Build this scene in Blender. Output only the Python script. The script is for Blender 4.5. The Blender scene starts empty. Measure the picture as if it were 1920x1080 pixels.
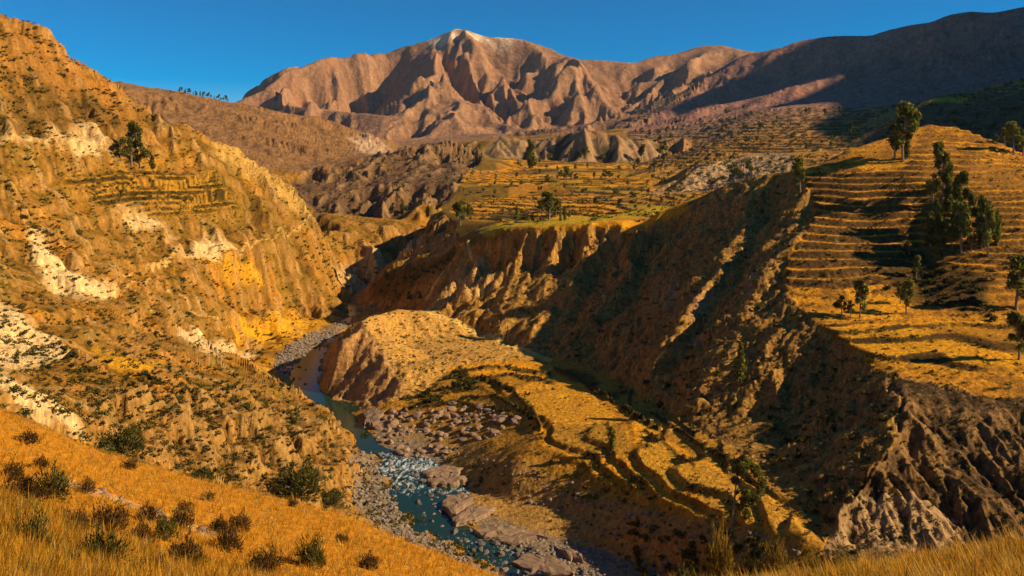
import bpy, math, random, time
import numpy as np
from mathutils import Vector, Matrix
from mathutils.geometry import delaunay_2d_cdt

T0 = time.time()
DEBUG = False
SC = bpy.context.scene
COL = SC.collection
F = 1507.0                     # focal length in pixels of the 1920 px wide photograph
U0, V0 = 960.0, 300.0          # column of the view axis and row of the horizon

# ------------------------------------------------------------------ camera
cam_d = bpy.data.cameras.new('camera')
cam = bpy.data.objects.new('camera', cam_d)
COL.objects.link(cam)
cam.location = (0, 0, 0)
cam.rotation_euler = (math.radians(90), 0, 0)
cam_d.sensor_fit = 'HORIZONTAL'
cam_d.sensor_width = 36.0
cam_d.lens = 36.0 * F / 1920.0
cam_d.shift_y = -(540 - V0) / 1920.0
cam_d.clip_start = 0.5
cam_d.clip_end = 60000
SC.camera = cam

# ------------------------------------------------------------------ sky and sun
SUN_AZ = math.radians(98)       # clockwise from the view direction (+Y), to the right
SUN_EL = math.radians(28.5)
world = bpy.data.worlds.new('World')
SC.world = world
world.use_nodes = True
wn, wl = world.node_tree.nodes, world.node_tree.links
wn.clear()
sky = wn.new('ShaderNodeTexSky')
sky.sky_type = 'NISHITA'
sky.sun_disc = False
sky.sun_elevation = SUN_EL
sky.sun_rotation = SUN_AZ
sky.altitude = 3500
sky.air_density = 1.0
sky.dust_density = 0.3
sky.ozone_density = 2.0
hsv = wn.new('ShaderNodeHueSaturation')
hsv.inputs['Saturation'].default_value = 1.8
bg = wn.new('ShaderNodeBackground')
bg.inputs['Strength'].default_value = 0.073
wo = wn.new('ShaderNodeOutputWorld')
wl.new(sky.outputs[0], hsv.inputs['Color'])
wl.new(hsv.outputs[0], bg.inputs['Color'])
wl.new(bg.outputs[0], wo.inputs['Surface'])

sun_d = bpy.data.lights.new('sun', 'SUN')
sun_d.energy = 5.0
sun_d.angle = math.radians(0.5)
sun_d.color = (1.0, 0.79, 0.48)
sun = bpy.data.objects.new('sun', sun_d)
COL.objects.link(sun)
sdir = Vector((math.sin(SUN_AZ) * math.cos(SUN_EL), math.cos(SUN_AZ) * math.cos(SUN_EL), math.sin(SUN_EL)))
sun.rotation_euler = sdir.to_track_quat('Z', 'Y').to_euler()
sun.location = (300, 0, 400)

SC.view_settings.view_transform = 'Standard'
SC.view_settings.look = 'None'
SC.view_settings.gamma = 1.0
SC.view_settings.use_curve_mapping = False
SC.view_settings.exposure = 0.57
SC.render.engine = 'CYCLES'
SC.cycles.max_bounces = 5
SC.cycles.diffuse_bounces = 2
SC.cycles.volume_bounces = 0
SC.cycles.use_denoising = True
SC.cycles.denoising_prefilter = 'ACCURATE'

# ------------------------------------------------------------------ control lines of the land
# every vertex is (u, v, Y): the pixel a point of the land shows at, and its distance along the view
LINES = []
def L(*pts): LINES.append([((u - U0) / F, math.log(Y), (V0 - v) / F * Y) for u, v, Y in pts])
def W(*pts): LINES.append([(X / Y, math.log(Y), z) for X, Y, z in pts])

# --- the slope under the camera
W((-3.5, 2.2, -1.7), (-1, 2.2, -2.0), (1, 2.2, -2.0), (3.5, 2.2, -2.2))
W((-6.6, 5, -2.3), (-2.5, 5, -3.3), (0, 5, -3.7), (2.0, 5, -3.2), (6.6, 5, -2.6))
L((-900, 700, 12), (-200, 860, 12), (200, 1020, 12), (600, 1130, 12), (1000, 1170, 11))
L((-900, 520, 40), (-300, 640, 38), (0, 830, 36), (250, 930, 34), (500, 1010, 32), (760, 1090, 30))
L((-1100, 380, 120), (-700, 520, 100), (-300, 660, 85), (0, 770, 75), (200, 850, 65), (400, 905, 58), (640, 962, 50), (760, 1012, 45), (940, 1082, 38), (1070, 1120, 30), (1250, 1118, 21),
  (1420, 1104, 15), (1640, 1072, 12.5), (1800, 1052, 10.5), (1920, 1036, 9.5), (2200, 1000, 9), (2800, 940, 8))
L((-1100, 520, 190), (-700, 640, 150), (-300, 800, 110), (0, 905, 98), (200, 950, 85), (400, 1000, 78), (640, 1060, 66), (760, 1110, 62), (940, 1180, 54), (1070, 1230, 42), (1250, 1260, 31),
  (1420, 1270, 22), (1640, 1260, 20), (1800, 1230, 19), (1920, 1180, 17), (2200, 1130, 17), (2800, 1100, 17))
W((20, 75, -62), (45, 75, -52), (80, 75, -40), (130, 90, -30))
W((-5, 120, -78), (40, 120, -80), (80, 110, -70), (140, 120, -50))

# --- river, water edges (z about -120.6 outside the channel)
WZ = -120.0
def RZ(pts, z=WZ + 0.3): LINES.append([((u - U0) / F, math.log(z * F / (V0 - v)), z) for u, v in pts])
LEFT_WATER = [(652, 556), (645, 580), (640, 604), (612, 640), (565, 668), (540, 700), (560, 745), (630, 790), (668, 842), (708, 862), (722, 900), (742, 942), (768, 985), (826, 1012), (880, 1046), (945, 1085), (1010, 1130)]
RIGHT_WATER = [(672, 556), (668, 580), (662, 612), (640, 634), (618, 650), (612, 690), (614, 745), (662, 775), (712, 836), (770, 862), (812, 900), (846, 942), (876, 985), (930, 1012), (1010, 1040), (1100, 1085), (1200, 1130)]
RZ(LEFT_WATER); RZ(RIGHT_WATER)
RZ([((a[0] + b[0]) / 2, (a[1] + b[1]) / 2) for a, b in zip(LEFT_WATER, RIGHT_WATER)], WZ - 1.6)

# --- left bank, gravel bar and bluff
L((640, 622, 545), (560, 640, 521), (520, 668, 487), (515, 690, 462))
L((640, 606, 572), (560, 620, 553), (470, 642, 520), (440, 668, 492), (520, 716, 428))
L((655, 832, 332), (660, 900, 294), (670, 950, 272), (700, 985, 258), (760, 1018, 247), (840, 1052, 234), (900, 1085, 226), (960, 1130, 215))
L((560, 738, 352), (600, 762, 334), (636, 792, 315), (648, 815, 305), (655, 850, 294), (656, 900, 281), (655, 940, 271))
L((655, 948, 264), (600, 942, 252), (500, 925, 244), (400, 905, 232), (300, 880, 218), (200, 860, 200), (90, 815, 185), (0, 770, 168), (-300, 700, 160), (-800, 560, 200))
L((520, 722, 372), (450, 716, 338), (380, 712, 310), (300, 700, 285))
L((620, 820, 300), (520, 782, 300), (440, 770, 282), (340, 760, 262), (240, 745, 242))
L((600, 880, 275), (500, 860, 266), (400, 840, 252), (300, 810, 238))
L((90, 780, 195), (60, 735, 200), (0, 705, 196))
L((140, 800, 200), (110, 740, 215), (0, 690, 232), (-200, 640, 235))
L((0, 688, 238), (60, 690, 245), (130, 668, 262), (220, 640, 300))
L((150, 690, 270), (240, 668, 310), (330, 668, 340), (430, 690, 370), (500, 712, 395))
L((0, 560, 312), (40, 590, 305), (70, 640, 285), (120, 662, 272))
L((180, 600, 345), (340, 622, 410), (400, 655, 440), (480, 662, 468))
# --- left slope
L((0, 522, 340), (100, 545, 365), (200, 560, 385), (300, 560, 430), (420, 560, 500), (520, 590, 556))
L((-300, 430, 330), (0, 400, 395), (100, 440, 410), (200, 500, 430), (300, 492, 480), (400, 478, 530), (440, 470, 548), (520, 437, 618), (590, 402, 680))
L((560, 580, 610), (470, 600, 560), (420, 612, 520))
L((620, 560, 625), (600, 520, 655), (580, 470, 690), (600, 420, 715))
L((640, 548, 640), (640, 605, 600), (580, 612, 575))
L((0, 330, 420), (120, 350, 460), (260, 385, 510), (360, 400, 560), (450, 420, 612))
L((-400, 230, 400), (0, 262, 432), (100, 258, 470), (200, 290, 508), (300, 320, 545), (420, 330, 605), (520, 370, 660), (585, 398, 694))
L((-400, 200, 408), (0, 250, 440), (100, 245, 480), (200, 250, 525), (280, 275, 560), (330, 300, 590))
L((-400, 60, 440), (0, 140, 470), (60, 175, 500), (130, 205, 545), (200, 205, 580), (260, 222, 610), (296, 235, 640))
L((-900, -260, 470), (-400, -130, 500), (0, 25, 530), (60, 58, 560), (100, 82, 580), (150, 115, 600), (200, 152, 620), (240, 180, 640), (275, 205, 655), (296, 236, 662), (318, 232, 640), (350, 226, 630), (390, 248, 645), (420, 266, 655),
  (460, 292, 668), (500, 318, 680), (540, 346, 692), (575, 378, 702), (604, 410, 718))
W((-1000, 750, 500), (-560, 720, 150), (-430, 780, 90), (-330, 800, 20), (-270, 800, -50), (-230, 830, -90))
# --- far bank of the gorge and the shelf behind
L((640, 548, 700), (680, 540, 730), (705, 536, 745), (740, 520, 790), (790, 500, 870), (850, 470, 980))
L((612, 505, 735), (650, 492, 760), (700, 484, 775), (740, 476, 805), (800, 456, 880), (860, 436, 985))
L((600, 425, 760), (660, 432, 800), (740, 438, 850), (800, 420, 905), (840, 424, 930), (866, 432, 965))
L((600, 396, 860), (640, 400, 900), (720, 410, 960), (770, 400, 985), (800, 387, 1000), (830, 396, 1010), (850, 412, 1020), (880, 425, 1030))
W((-300, 1000, -90), (-220, 1060, -100), (-165, 1095, -105))
# --- tip of the mesa above the gorge
L((676, 560, 690), (690, 575, 655), (720, 580, 640), (770, 575, 600), (800, 580, 560))
L((672, 548, 700), (690, 520, 680), (720, 512, 660), (780, 490, 640), (840, 470, 612), (872, 452, 596))
L((720, 556, 640), (760, 540, 620), (800, 525, 600), (850, 490, 595))
L((800, 584, 548), (830, 540, 560), (862, 500, 575), (890, 465, 578), (905, 440, 580))
# --- sandstone butte
L((618, 742, 413), (640, 758, 399), (690, 752, 388), (748, 738, 386))
L((612, 735, 417), (611, 700, 446), (614, 660, 472), (640, 620, 510), (668, 600, 540))
L((622, 730, 412), (619, 690, 417), (621, 655, 421), (642, 621, 429), (670, 592, 440))
L((744, 726, 390), (735, 690, 404), (705, 645, 423), (685, 612, 435), (672, 591, 441))
L((672, 590, 443), (705, 583, 464), (745, 578, 492), (800, 584, 524), (850, 600, 514), (900, 622, 497), (950, 645, 476), (1030, 673, 440))
L((690, 604, 520), (720, 600, 545), (760, 592, 556))
L((760, 640, 465), (800, 670, 430), (850, 682, 418), (920, 668, 432))
L((780, 735, 388), (850, 700, 408), (900, 680, 424))
# --- valley floor with the golden fields, and its scarp to the river
L((680, 770, 388), (720, 745, 392), (800, 735, 384), (900, 720, 385), (960, 740, 362), (1000, 790, 326), (1000, 830, 302))
L((850, 683, 416), (930, 672, 430), (1000, 680, 428), (1040, 690, 420), (1130, 740, 362), (1200, 790, 318), (1290, 850, 280), (1400, 900, 246), (1470, 950, 224), (1530, 1012, 200))
L((690, 790, 368), (760, 795, 361), (830, 815, 345), (900, 850, 313), (960, 878, 291), (1060, 905, 278), (1150, 930, 262), (1250, 960, 240), (1330, 978, 228), (1400, 990, 217), (1500, 1010, 203))
L((715, 825, 343), (775, 850, 329), (830, 880, 315), (870, 915, 297), (960, 940, 280), (1060, 960, 268), (1150, 985, 250), (1250, 1020, 232), (1340, 1040, 217), (1440, 1062, 201))
L((820, 905, 299), (860, 930, 287), (900, 962, 272), (960, 990, 261), (1060, 1010, 253), (1160, 1040, 242), (1260, 1075, 229), (1360, 1120, 212))
L((1060, 760, 342), (1120, 800, 312), (1200, 860, 276), (1300, 910, 247))
# --- mesa cliff
L((905, 440, 579), (935, 426, 572), (1000, 422, 560), (1080, 419, 552), (1150, 414, 545), (1230, 399, 528), (1290, 374, 522), (1350, 346, 512), (1430, 326, 498), (1500, 317, 482),
  (1560, 300, 486), (1600, 276, 494), (1660, 258, 508), (1700, 240, 522), (1745, 232, 528), (1800, 236, 520), (1860, 262, 500), (1920, 290, 485), (2100, 320, 470), (2800, 340, 460))
L((800, 586, 545), (850, 580, 520), (900, 602, 500), (960, 636, 472), (1005, 650, 460), (1040, 672, 442))
L((860, 560, 535), (900, 540, 530), (960, 560, 510), (1000, 590, 490), (1010, 640, 464))
L((1188, 430, 542), (1110, 545, 506), (1050, 620, 474), (1008, 648, 461))
L((1120, 440, 543), (1060, 540, 502), (1000, 600, 480))
L((950, 480, 560), (1040, 486, 545), (1120, 480, 533))
L((1260, 440, 521), (1180, 560, 477), (1090, 652, 443))
L((1235, 425, 527), (1150, 540, 481), (1085, 622, 452))
L((1445, 395, 470), (1375, 518, 413), (1305, 622, 375), (1250, 712, 348))
L((1040, 672, 442), (1120, 690, 408), (1180, 725, 370), (1220, 760, 340), (1290, 803, 302), (1400, 846, 267), (1468, 896, 241), (1515, 950, 222), (1540, 1012, 206))
L((1415, 388, 474), (1340, 510, 410), (1270, 600, 377), (1208, 690, 357))
L((1475, 402, 444), (1412, 520, 386), (1342, 640, 346), (1292, 730, 320))
L((1570, 700, 304), (1510, 760, 296), (1478, 830, 276))
# --- terraced hill
L((1500, 330, 473), (1535, 400, 431), (1475, 495, 387), (1485, 555, 359), (1535, 605, 328), (1590, 650, 306), (1650, 685, 286), (1740, 708, 273), (1800, 720, 266), (1870, 690, 277), (1925, 670, 288))
L((1570, 575, 348), (1620, 605, 330), (1700, 615, 326), (1800, 612, 330), (1870, 610, 330), (1925, 600, 336))
L((1560, 540, 363), (1680, 545, 363), (1740, 560, 354), (1800, 590, 337))
L((1560, 430, 416), (1640, 440, 414), (1700, 450, 409), (1760, 480, 387), (1820, 510, 374), (1925, 520, 367))
L((1560, 340, 457), (1640, 340, 447), (1720, 345, 436), (1800, 350, 425), (1925, 360, 418))
L((1720, 420, 420), (1745, 500, 387), (1740, 560, 361))
L((1820, 470, 385), (1925, 440, 389), (2200, 450, 396), (2800, 440, 407))
L((1925, 600, 336), (2300, 600, 341), (2800, 560, 352))
L((1925, 672, 287), (2300, 680, 286), (2800, 660, 297))
L((1660, 700, 279), (1760, 735, 260), (1840, 760, 251), (1900, 770, 246), (2200, 770, 246))
# --- gullied knoll at the lower right
L((1690, 760, 246), (1682, 832, 228), (1640, 880, 220), (1590, 940, 212), (1552, 1018, 203))
L((1715, 850, 231), (1755, 900, 222), (1795, 960, 213), (1815, 1020, 204))
L((1745, 795, 240), (1790, 860, 226), (1840, 930, 213), (1880, 1012, 202))
L((1850, 790, 242), (1890, 850, 231), (1925, 1000, 204), (2200, 900, 220))
L((1680, 900, 218), (1700, 960, 209), (1720, 1030, 199))
L((1600, 1070, 190), (1740, 1090, 184), (1900, 1090, 178), (2300, 1060, 170))
# --- behind the hill crest
W((185, 540, -12), (230, 575, -5), (285, 590, -8), (350, 560, -15), (500, 530, -20), (840, 560, 0))
W((110, 600, -42), (150, 680, -40), (240, 700, -36), (330, 720, -40), (600, 700, -30), (1100, 800, 10))
# --- mesa fields
L((880, 445, 592), (890, 430, 620), (930, 415, 640), (1000, 410, 640), (1100, 405, 650), (1200, 392, 640), (1300, 372, 640))
L((820, 400, 760), (900, 398, 740), (1000, 392, 740), (1150, 385, 745), (1300, 368, 760))
L((860, 418, 690), (840, 408, 740), (815, 395, 800), (800, 380, 880))
L((810, 372, 950), (900, 370, 930), (1000, 368, 930), (1150, 362, 940), (1240, 360, 960), (1310, 356, 950))
L((840, 345, 1200), (940, 345, 1150), (1050, 343, 1150), (1150, 342, 1150), (1230, 345, 1100))
L((890, 322, 1450), (980, 322, 1450), (1080, 322, 1450), (1180, 322, 1450), (1260, 320, 1450))
L((905, 300, 1750), (960, 306, 1700), (1040, 306, 1700), (1100, 306, 1720), (1200, 305, 1750), (1260, 300, 1800))
# escarpment at the back of the fields
L((980, 296, 1800), (1030, 296, 1800), (1060, 300, 1780), (1120, 304, 1760), (1180, 304, 1760), (1230, 300, 1800), (1285, 290, 1850))
L((1000, 268, 1900), (1030, 262, 1850), (1060, 250, 1830), (1090, 242, 1830), (1130, 245, 1830), (1160, 256, 1830), (1200, 254, 1840), (1240, 262, 1870), (1290, 258, 1900))
L((900, 285, 1800), (930, 262, 1850), (960, 255, 1900), (1000, 262, 1950))
# gullied bluff right of the fields and dark slope behind the hill
L((1225, 358, 960), (1260, 345, 980), (1290, 330, 1000), (1300, 305, 1060), (1340, 298, 1080), (1400, 292, 1100), (1470, 288, 1120), (1530, 290, 1150))
L((1240, 362, 935), (1300, 360, 920), (1360, 350, 900), (1420, 335, 890), (1500, 320, 880))
L((1330, 285, 1300), (1420, 280, 1350), (1540, 278, 1400), (1640, 262, 1350), (1700, 255, 1300))
L((1640, 250, 1150), (1700, 208, 1200), (1722, 190, 1220), (1810, 188, 1240), (1860, 180, 1260), (1925, 170, 1200))
L((1722, 186, 1300), (1810, 184, 1300), (1860, 160, 1500), (1925, 148, 1600), (2300, 60, 1700))
L((1660, 270, 1000), (1760, 250, 1000), (1925, 250, 980), (2400, 200, 1000))
W((700, 1050, 40), (1300, 1150, 350))
# --- dark rocky hills left of the fields
L((560, 335, 1350), (590, 318, 1380), (612, 305, 1400), (650, 318, 1420), (690, 292, 1500), (740, 282, 1560), (780, 274, 1620), (820, 264, 1700), (838, 272, 1700), (870, 286, 1720), (905, 285, 1790), (940, 256, 1860))
L((560, 350, 1250), (600, 378, 1180), (660, 395, 1140), (720, 402, 1120), (760, 395, 1120), (800, 382, 1100), (840, 355, 1150))
L((640, 340, 1330), (700, 330, 1350), (760, 322, 1380), (820, 300, 1500), (832, 270, 1580))
L((680, 370, 1200), (740, 345, 1240), (790, 340, 1250), (830, 345, 1210), (850, 330, 1300), (870, 305, 1450))
L((600, 350, 1270), (660, 352, 1270), (730, 318, 1400))
# --- brown ridge at the far left
L((-600, 30, 2000), (0, 120, 2050), (200, 158, 2100), (235, 165, 2150), (300, 184, 2250), (345, 192, 2350), (400, 197, 2450), (430, 198, 2500), (520, 206, 2650), (600, 218, 2800), (660, 235, 2950), (720, 256, 3100), (760, 275, 3200))
L((345, 202, 2200), (400, 202, 2280), (450, 206, 2350), (520, 222, 2400))
L((300, 230, 1900), (345, 235, 1850), (420, 260, 1750), (500, 262, 1800), (600, 275, 1950), (680, 285, 2200), (740, 290, 2500))
L((400, 290, 1450), (500, 310, 1400), (560, 320, 1450), (640, 300, 1700), (700, 290, 2100))
W((-560, 1000, 40), (-480, 1150, -10), (-360, 1150, -60))
# --- volcano
L((430, 192, 5700), (470, 170, 5850), (500, 155, 5950), (540, 124, 6100), (580, 112, 6300), (620, 100, 6500), (680, 97, 6700), (710, 92, 6800), (760, 75, 6900), (800, 65, 6950), (835, 54, 7000), (875, 50, 7000), (905, 58, 7000), (945, 66, 7000), (985, 69, 7000), (1040, 85, 6950), (1090, 105, 6850), (1150, 122, 6700))
L((805, 66, 6930), (820, 82, 6700), (822, 140, 6000), (775, 163, 5650), (760, 190, 5350), (735, 215, 5000), (722, 262, 4500))
L((748, 114, 6820), (712, 182, 6700), (674, 228, 6450), (654, 251, 6150), (658, 262, 5600))
L((655, 99, 6620), (638, 142, 6250), (622, 182, 5950), (608, 215, 5600))
L((600, 130, 6250), (588, 172, 6200), (568, 208, 6000), (552, 226, 5750))
L((558, 121, 6150), (535, 160, 5900), (515, 195, 5600))
L((520, 156, 5820), (498, 188, 5780), (478, 208, 5600))
L((875, 52, 6980), (880, 120, 6650), (900, 155, 6400), (930, 192, 5900), (962, 224, 5300), (1005, 252, 4800))
L((830, 180, 5600), (860, 215, 5050), (890, 250, 4500))
L((940, 70, 6950), (935, 110, 6500), (950, 150, 6000), (985, 190, 5500), (1040, 236, 4900))
L((1000, 80, 6900), (1060, 130, 6450), (1100, 180, 5950), (1085, 238, 5200))
L((1040, 90, 6900), (1085, 130, 6300), (1120, 160, 5900), (1150, 180, 5700))
L((700, 275, 3700), (760, 274, 3800), (860, 262, 4000), (960, 256, 4200), (1050, 250, 4400), (1100, 248, 4600))
L((700, 150, 7500), (800, 130, 7800), (900, 125, 7900), (1000, 140, 7800), (1100, 165, 7500), (1152, 168, 7200), (1200, 165, 7700), (1280, 150, 8000), (1350, 140, 8300), (1420, 160, 7900))
L((440, 215, 6300), (500, 190, 6600), (560, 165, 6900), (630, 150, 7200))
# --- middle range and right range
L((1150, 122, 6700), (1190, 116, 7000), (1230, 104, 7200), (1270, 98, 7300), (1320, 84, 7400), (1345, 82, 7400), (1372, 90, 7300), (1405, 97, 7200))
L((1150, 124, 6700), (1160, 170, 6000), (1120, 215, 5400), (1090, 244, 5000))
L((1270, 105, 7100), (1240, 150, 6300), (1180, 190, 5700), (1130, 240, 5000))
L((1345, 90, 7200), (1300, 140, 5900), (1250, 175, 5200), (1180, 225, 4600))
L((1405, 98, 4300), (1440, 92, 4200), (1480, 82, 4100), (1500, 72, 4050), (1560, 64, 3950), (1640, 62, 3800), (1700, 45, 3700), (1740, 38, 3600), (1765, 26, 3500), (1820, 17, 3450), (1860, 20, 3400), (1925, 19, 3300), (2200, -60, 3400))
L((1405, 99, 4300), (1340, 125, 4150), (1300, 165, 3900), (1240, 205, 3600), (1180, 240, 3300))
L((1560, 120, 3600), (1500, 160, 3300), (1420, 190, 3050), (1320, 218, 2850), (1240, 240, 2650))
L((1700, 110, 3300), (1740, 120, 3150), (1640, 155, 2850), (1560, 180, 2650), (1480, 195, 2500))
L((1840, 90, 2850), (1780, 140, 2500), (1720, 175, 2250), (1640, 195, 2050))
L((1925, 40, 3000), (1860, 60, 2950), (1800, 95, 2850))
W((1650, 1000, 640), (2000, 1240, 800), (2350, 1400, 980), (3200, 1900, 1420), (4000, 2450, 1900), (4250, 2640, 1820), (4500, 2800, 1750), (4700, 2950, 2480), (5000, 3150, 2640), (5150, 3300, 2560), (5600, 3700, 2980), (6200, 4100, 2950))  # unseen ridge added beyond the right edge, shaped to shade range and valley
W((6400, 5000, 1200), (7600, 5400, 1500))
W((1250, 4900, 250), (1700, 4700, 300), (2200, 4500, 300), (2700, 4300, 350), (3200, 4100, 500))
W((700, 5200, 200), (1000, 5000, 230))
# terraced far valley
L((1180, 255, 2500), (1250, 246, 2400), (1330, 230, 2300), (1420, 208, 2200), (1500, 200, 2150), (1620, 196, 2000), (1700, 200, 1700))
L((1290, 262, 1950), (1400, 245, 1800), (1500, 240, 1750), (1600, 240, 1650), (1680, 235, 1450))
# --- far backdrop edges
W((-9000, 9500, 300), (-3000, 9500, 300), (0, 9500, 400), (3000, 9500, 500), (9000, 9500, 500))
W((-5000, 4500, 700), (-3500, 3500, 600))
W((5500, 4500, 1100), (6500, 5500, 1200))
W((-2.7, 2.0, -1.9), (2.7, 2.0, -2.3))

# ------------------------------------------------------------------ triangulate the control lines and sample them on a grid
A0, A1 = -1.70, 1.70
L0, L1 = math.log(2.3), math.log(9400.0)
NA, NL = 700, 1700
def build_base():
    pts, zs, edges, seen = [], [], [], {}
    for ln in LINES:
        dense = []
        for (a0, l0, z0), (a1, l1, z1) in zip(ln[:-1], ln[1:]):
            n = max(1, int(math.hypot(a1 - a0, l1 - l0) / 0.05))
            for k in range(n):
                t = k / n
                dense.append((a0 + (a1 - a0) * t, l0 + (l1 - l0) * t, z0 + (z1 - z0) * t))
        dense.append(ln[-1])
        prev = None
        for a, l, z in dense:
            key = (round(a, 3), round(l, 3))
            i = seen.get(key)
            if i is None:
                i = seen[key] = len(pts)
                pts.append(Vector((a, l)))
                zs.append(z)
            if prev is not None and prev != i:
                edges.append((prev, i))
            prev = i
    # frame of far corner points, with the height of the nearest control point
    P = np.array([(p.x, p.y) for p in pts])
    for a in np.linspace(-2.0, 2.0, 17):
        for l in np.linspace(L0 - .3, L1 + .3, 17):
            d = np.hypot(P[:, 0] - a, P[:, 1] - l)
            k = int(d.argmin())
            if (abs(a) > 1.3 or l < L0 or l > L1) and d[k] > 0.2:
                pts.append(Vector((a, l)))
                zs.append(zs[k])
    nv = len(pts)
    ov, oe, of, ovi, oei, ofi = delaunay_2d_cdt(pts, edges, [], 0, 1e-6)
    oz = np.zeros(len(ov))
    P = np.array([(p.x, p.y) for p in pts]); Z = np.array(zs)
    ncross = 0
    for i, src in enumerate(ovi):
        if src:
            oz[i] = zs[src[0]]
        else:
            ncross += 1
            if DEBUG: print('cross', round(U0 + F * ov[i].x), round(math.exp(ov[i].y)))
            d = (P[:, 0] - ov[i].x) ** 2 + (P[:, 1] - ov[i].y) ** 2
            k = np.argsort(d)[:3]
            w = 1 / (d[k] + 1e-8)
            oz[i] = (Z[k] * w).sum() / w.sum()
    print('control points', nv, 'crossings', ncross)
    ga = np.linspace(A0, A1, NA); gl = np.linspace(L0, L1, NL)
    base = np.full((NL, NA), np.nan)
    da, dl = ga[1] - ga[0], gl[1] - gl[0]
    for f in of:
        (x0, y0), (x1, y1), (x2, y2) = [(ov[i].x, ov[i].y) for i in f[:3]]
        z0, z1, z2 = oz[f[0]], oz[f[1]], oz[f[2]]
        i0 = max(0, math.ceil((min(x0, x1, x2) - A0) / da)); i1 = min(NA - 1, math.floor((max(x0, x1, x2) - A0) / da))
        j0 = max(0, math.ceil((min(y0, y1, y2) - L0) / dl)); j1 = min(NL - 1, math.floor((max(y0, y1, y2) - L0) / dl))
        if i1 < i0 or j1 < j0: continue
        det = (y1 - y2) * (x0 - x2) + (x2 - x1) * (y0 - y2)
        if abs(det) < 1e-14: continue
        xs = ga[i0:i1 + 1][None, :]; ys = gl[j0:j1 + 1][:, None]
        b0 = ((y1 - y2) * (xs - x2) + (x2 - x1) * (ys - y2)) / det
        b1 = ((y2 - y0) * (xs - x2) + (x0 - x2) * (ys - y2)) / det
        b2 = 1 - b0 - b1
        m = (b0 >= -1e-6) & (b1 >= -1e-6) & (b2 >= -1e-6)
        sub = base[j0:j1 + 1, i0:i1 + 1]
        sub[m] = (b0 * z0 + b1 * z1 + b2 * z2)[m]
    bad = np.isnan(base)
    print('unfilled', bad.sum())
    while np.isnan(base).any():
        b = np.pad(base, 1, mode='edge')
        s = np.stack([b[:-2, 1:-1], b[2:, 1:-1], b[1:-1, :-2], b[1:-1, 2:]])
        fill = np.nanmean(s, 0)
        base = np.where(np.isnan(base), fill, base)
    return ga, gl, base
def blur(a, n=1, axes=(0, 1)):
    for _ in range(n):
        for ax in axes:
            p = np.pad(a, [(1, 1) if k == ax else (0, 0) for k in range(2)], mode='edge')
            a = (np.take(p, range(0, a.shape[ax]), ax) + 2 * a + np.take(p, range(2, a.shape[ax] + 2), ax)) / 4 if False else \
                ((p[:-2] if ax == 0 else p[:, :-2]) + 2 * a + (p[2:] if ax == 0 else p[:, 2:])) / 4
    return a
GA, GL, BASE = build_base()
BASE = blur(BASE, 3)
print('base', round(time.time() - T0, 1))

# ------------------------------------------------------------------ noise
_rng = np.random.default_rng(7)
_TAB = 512
_perm = _rng.permutation(_TAB).astype(np.int32)
_ang = _rng.random(_TAB).astype(np.float32) * 2 * math.pi
_gx, _gy = np.cos(_ang), np.sin(_ang)
_h1, _h2 = _rng.random(_TAB).astype(np.float32), _rng.random(_TAB).astype(np.float32)
def _hash(ix, iy, seed):
    return _perm[(_perm[(ix + seed * 37) & (_TAB - 1)] + iy) & (_TAB - 1)]
def perlin(x, y, seed=0):
    ix = np.floor(x).astype(np.int32); iy = np.floor(y).astype(np.int32)
    fx = (x - ix).astype(np.float32); fy = (y - iy).astype(np.float32)
    sx = fx * fx * fx * (fx * (fx * 6 - 15) + 10); sy = fy * fy * fy * (fy * (fy * 6 - 15) + 10)
    def g(dx, dy):
        h = _hash(ix + dx, iy + dy, seed)
        return _gx[h] * (fx - dx) + _gy[h] * (fy - dy)
    a = g(0, 0); a += sx * (g(1, 0) - a)
    b = g(0, 1); b += sx * (g(1, 1) - b)
    return (a + sy * (b - a)) * 1.5
def fbm(x, y, octaves=4, seed=0, gain=0.5):
    s, amp = 0, 1.0
    for k in range(octaves):
        s = s + amp * perlin(x * 2 ** k + 11.3 * k, y * 2 ** k - 7.7 * k, seed + k)
        amp *= gain
    return s
def gully(x, y, sx, sy):
    # stripes that run along the fall line; (sx, sy) is the unit direction across it
    ix = np.floor(x).astype(np.int32); iy = np.floor(y).astype(np.int32)
    fx = (x - ix).astype(np.float32); fy = (y - iy).astype(np.float32)
    va = np.zeros_like(fx); vd = np.zeros_like(fx); wt = np.zeros_like(fx)
    for i in (-1, 0, 1):
        for j in (-1, 0, 1):
            h = _hash(ix + i, iy + j, 3)
            dx = fx - i - (_h1[h] * .9 + .05 - .0); dy = fy - j - (_h2[h] * .9 + .05)
            w = np.exp(-2.4 * (dx * dx + dy * dy))
            mag = (dx * sx + dy * sy) * (2 * math.pi)
            va += np.cos(mag) * w; vd -= np.sin(mag) * w; wt += w
    return va / wt, vd / wt * (2 * math.pi)

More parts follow.
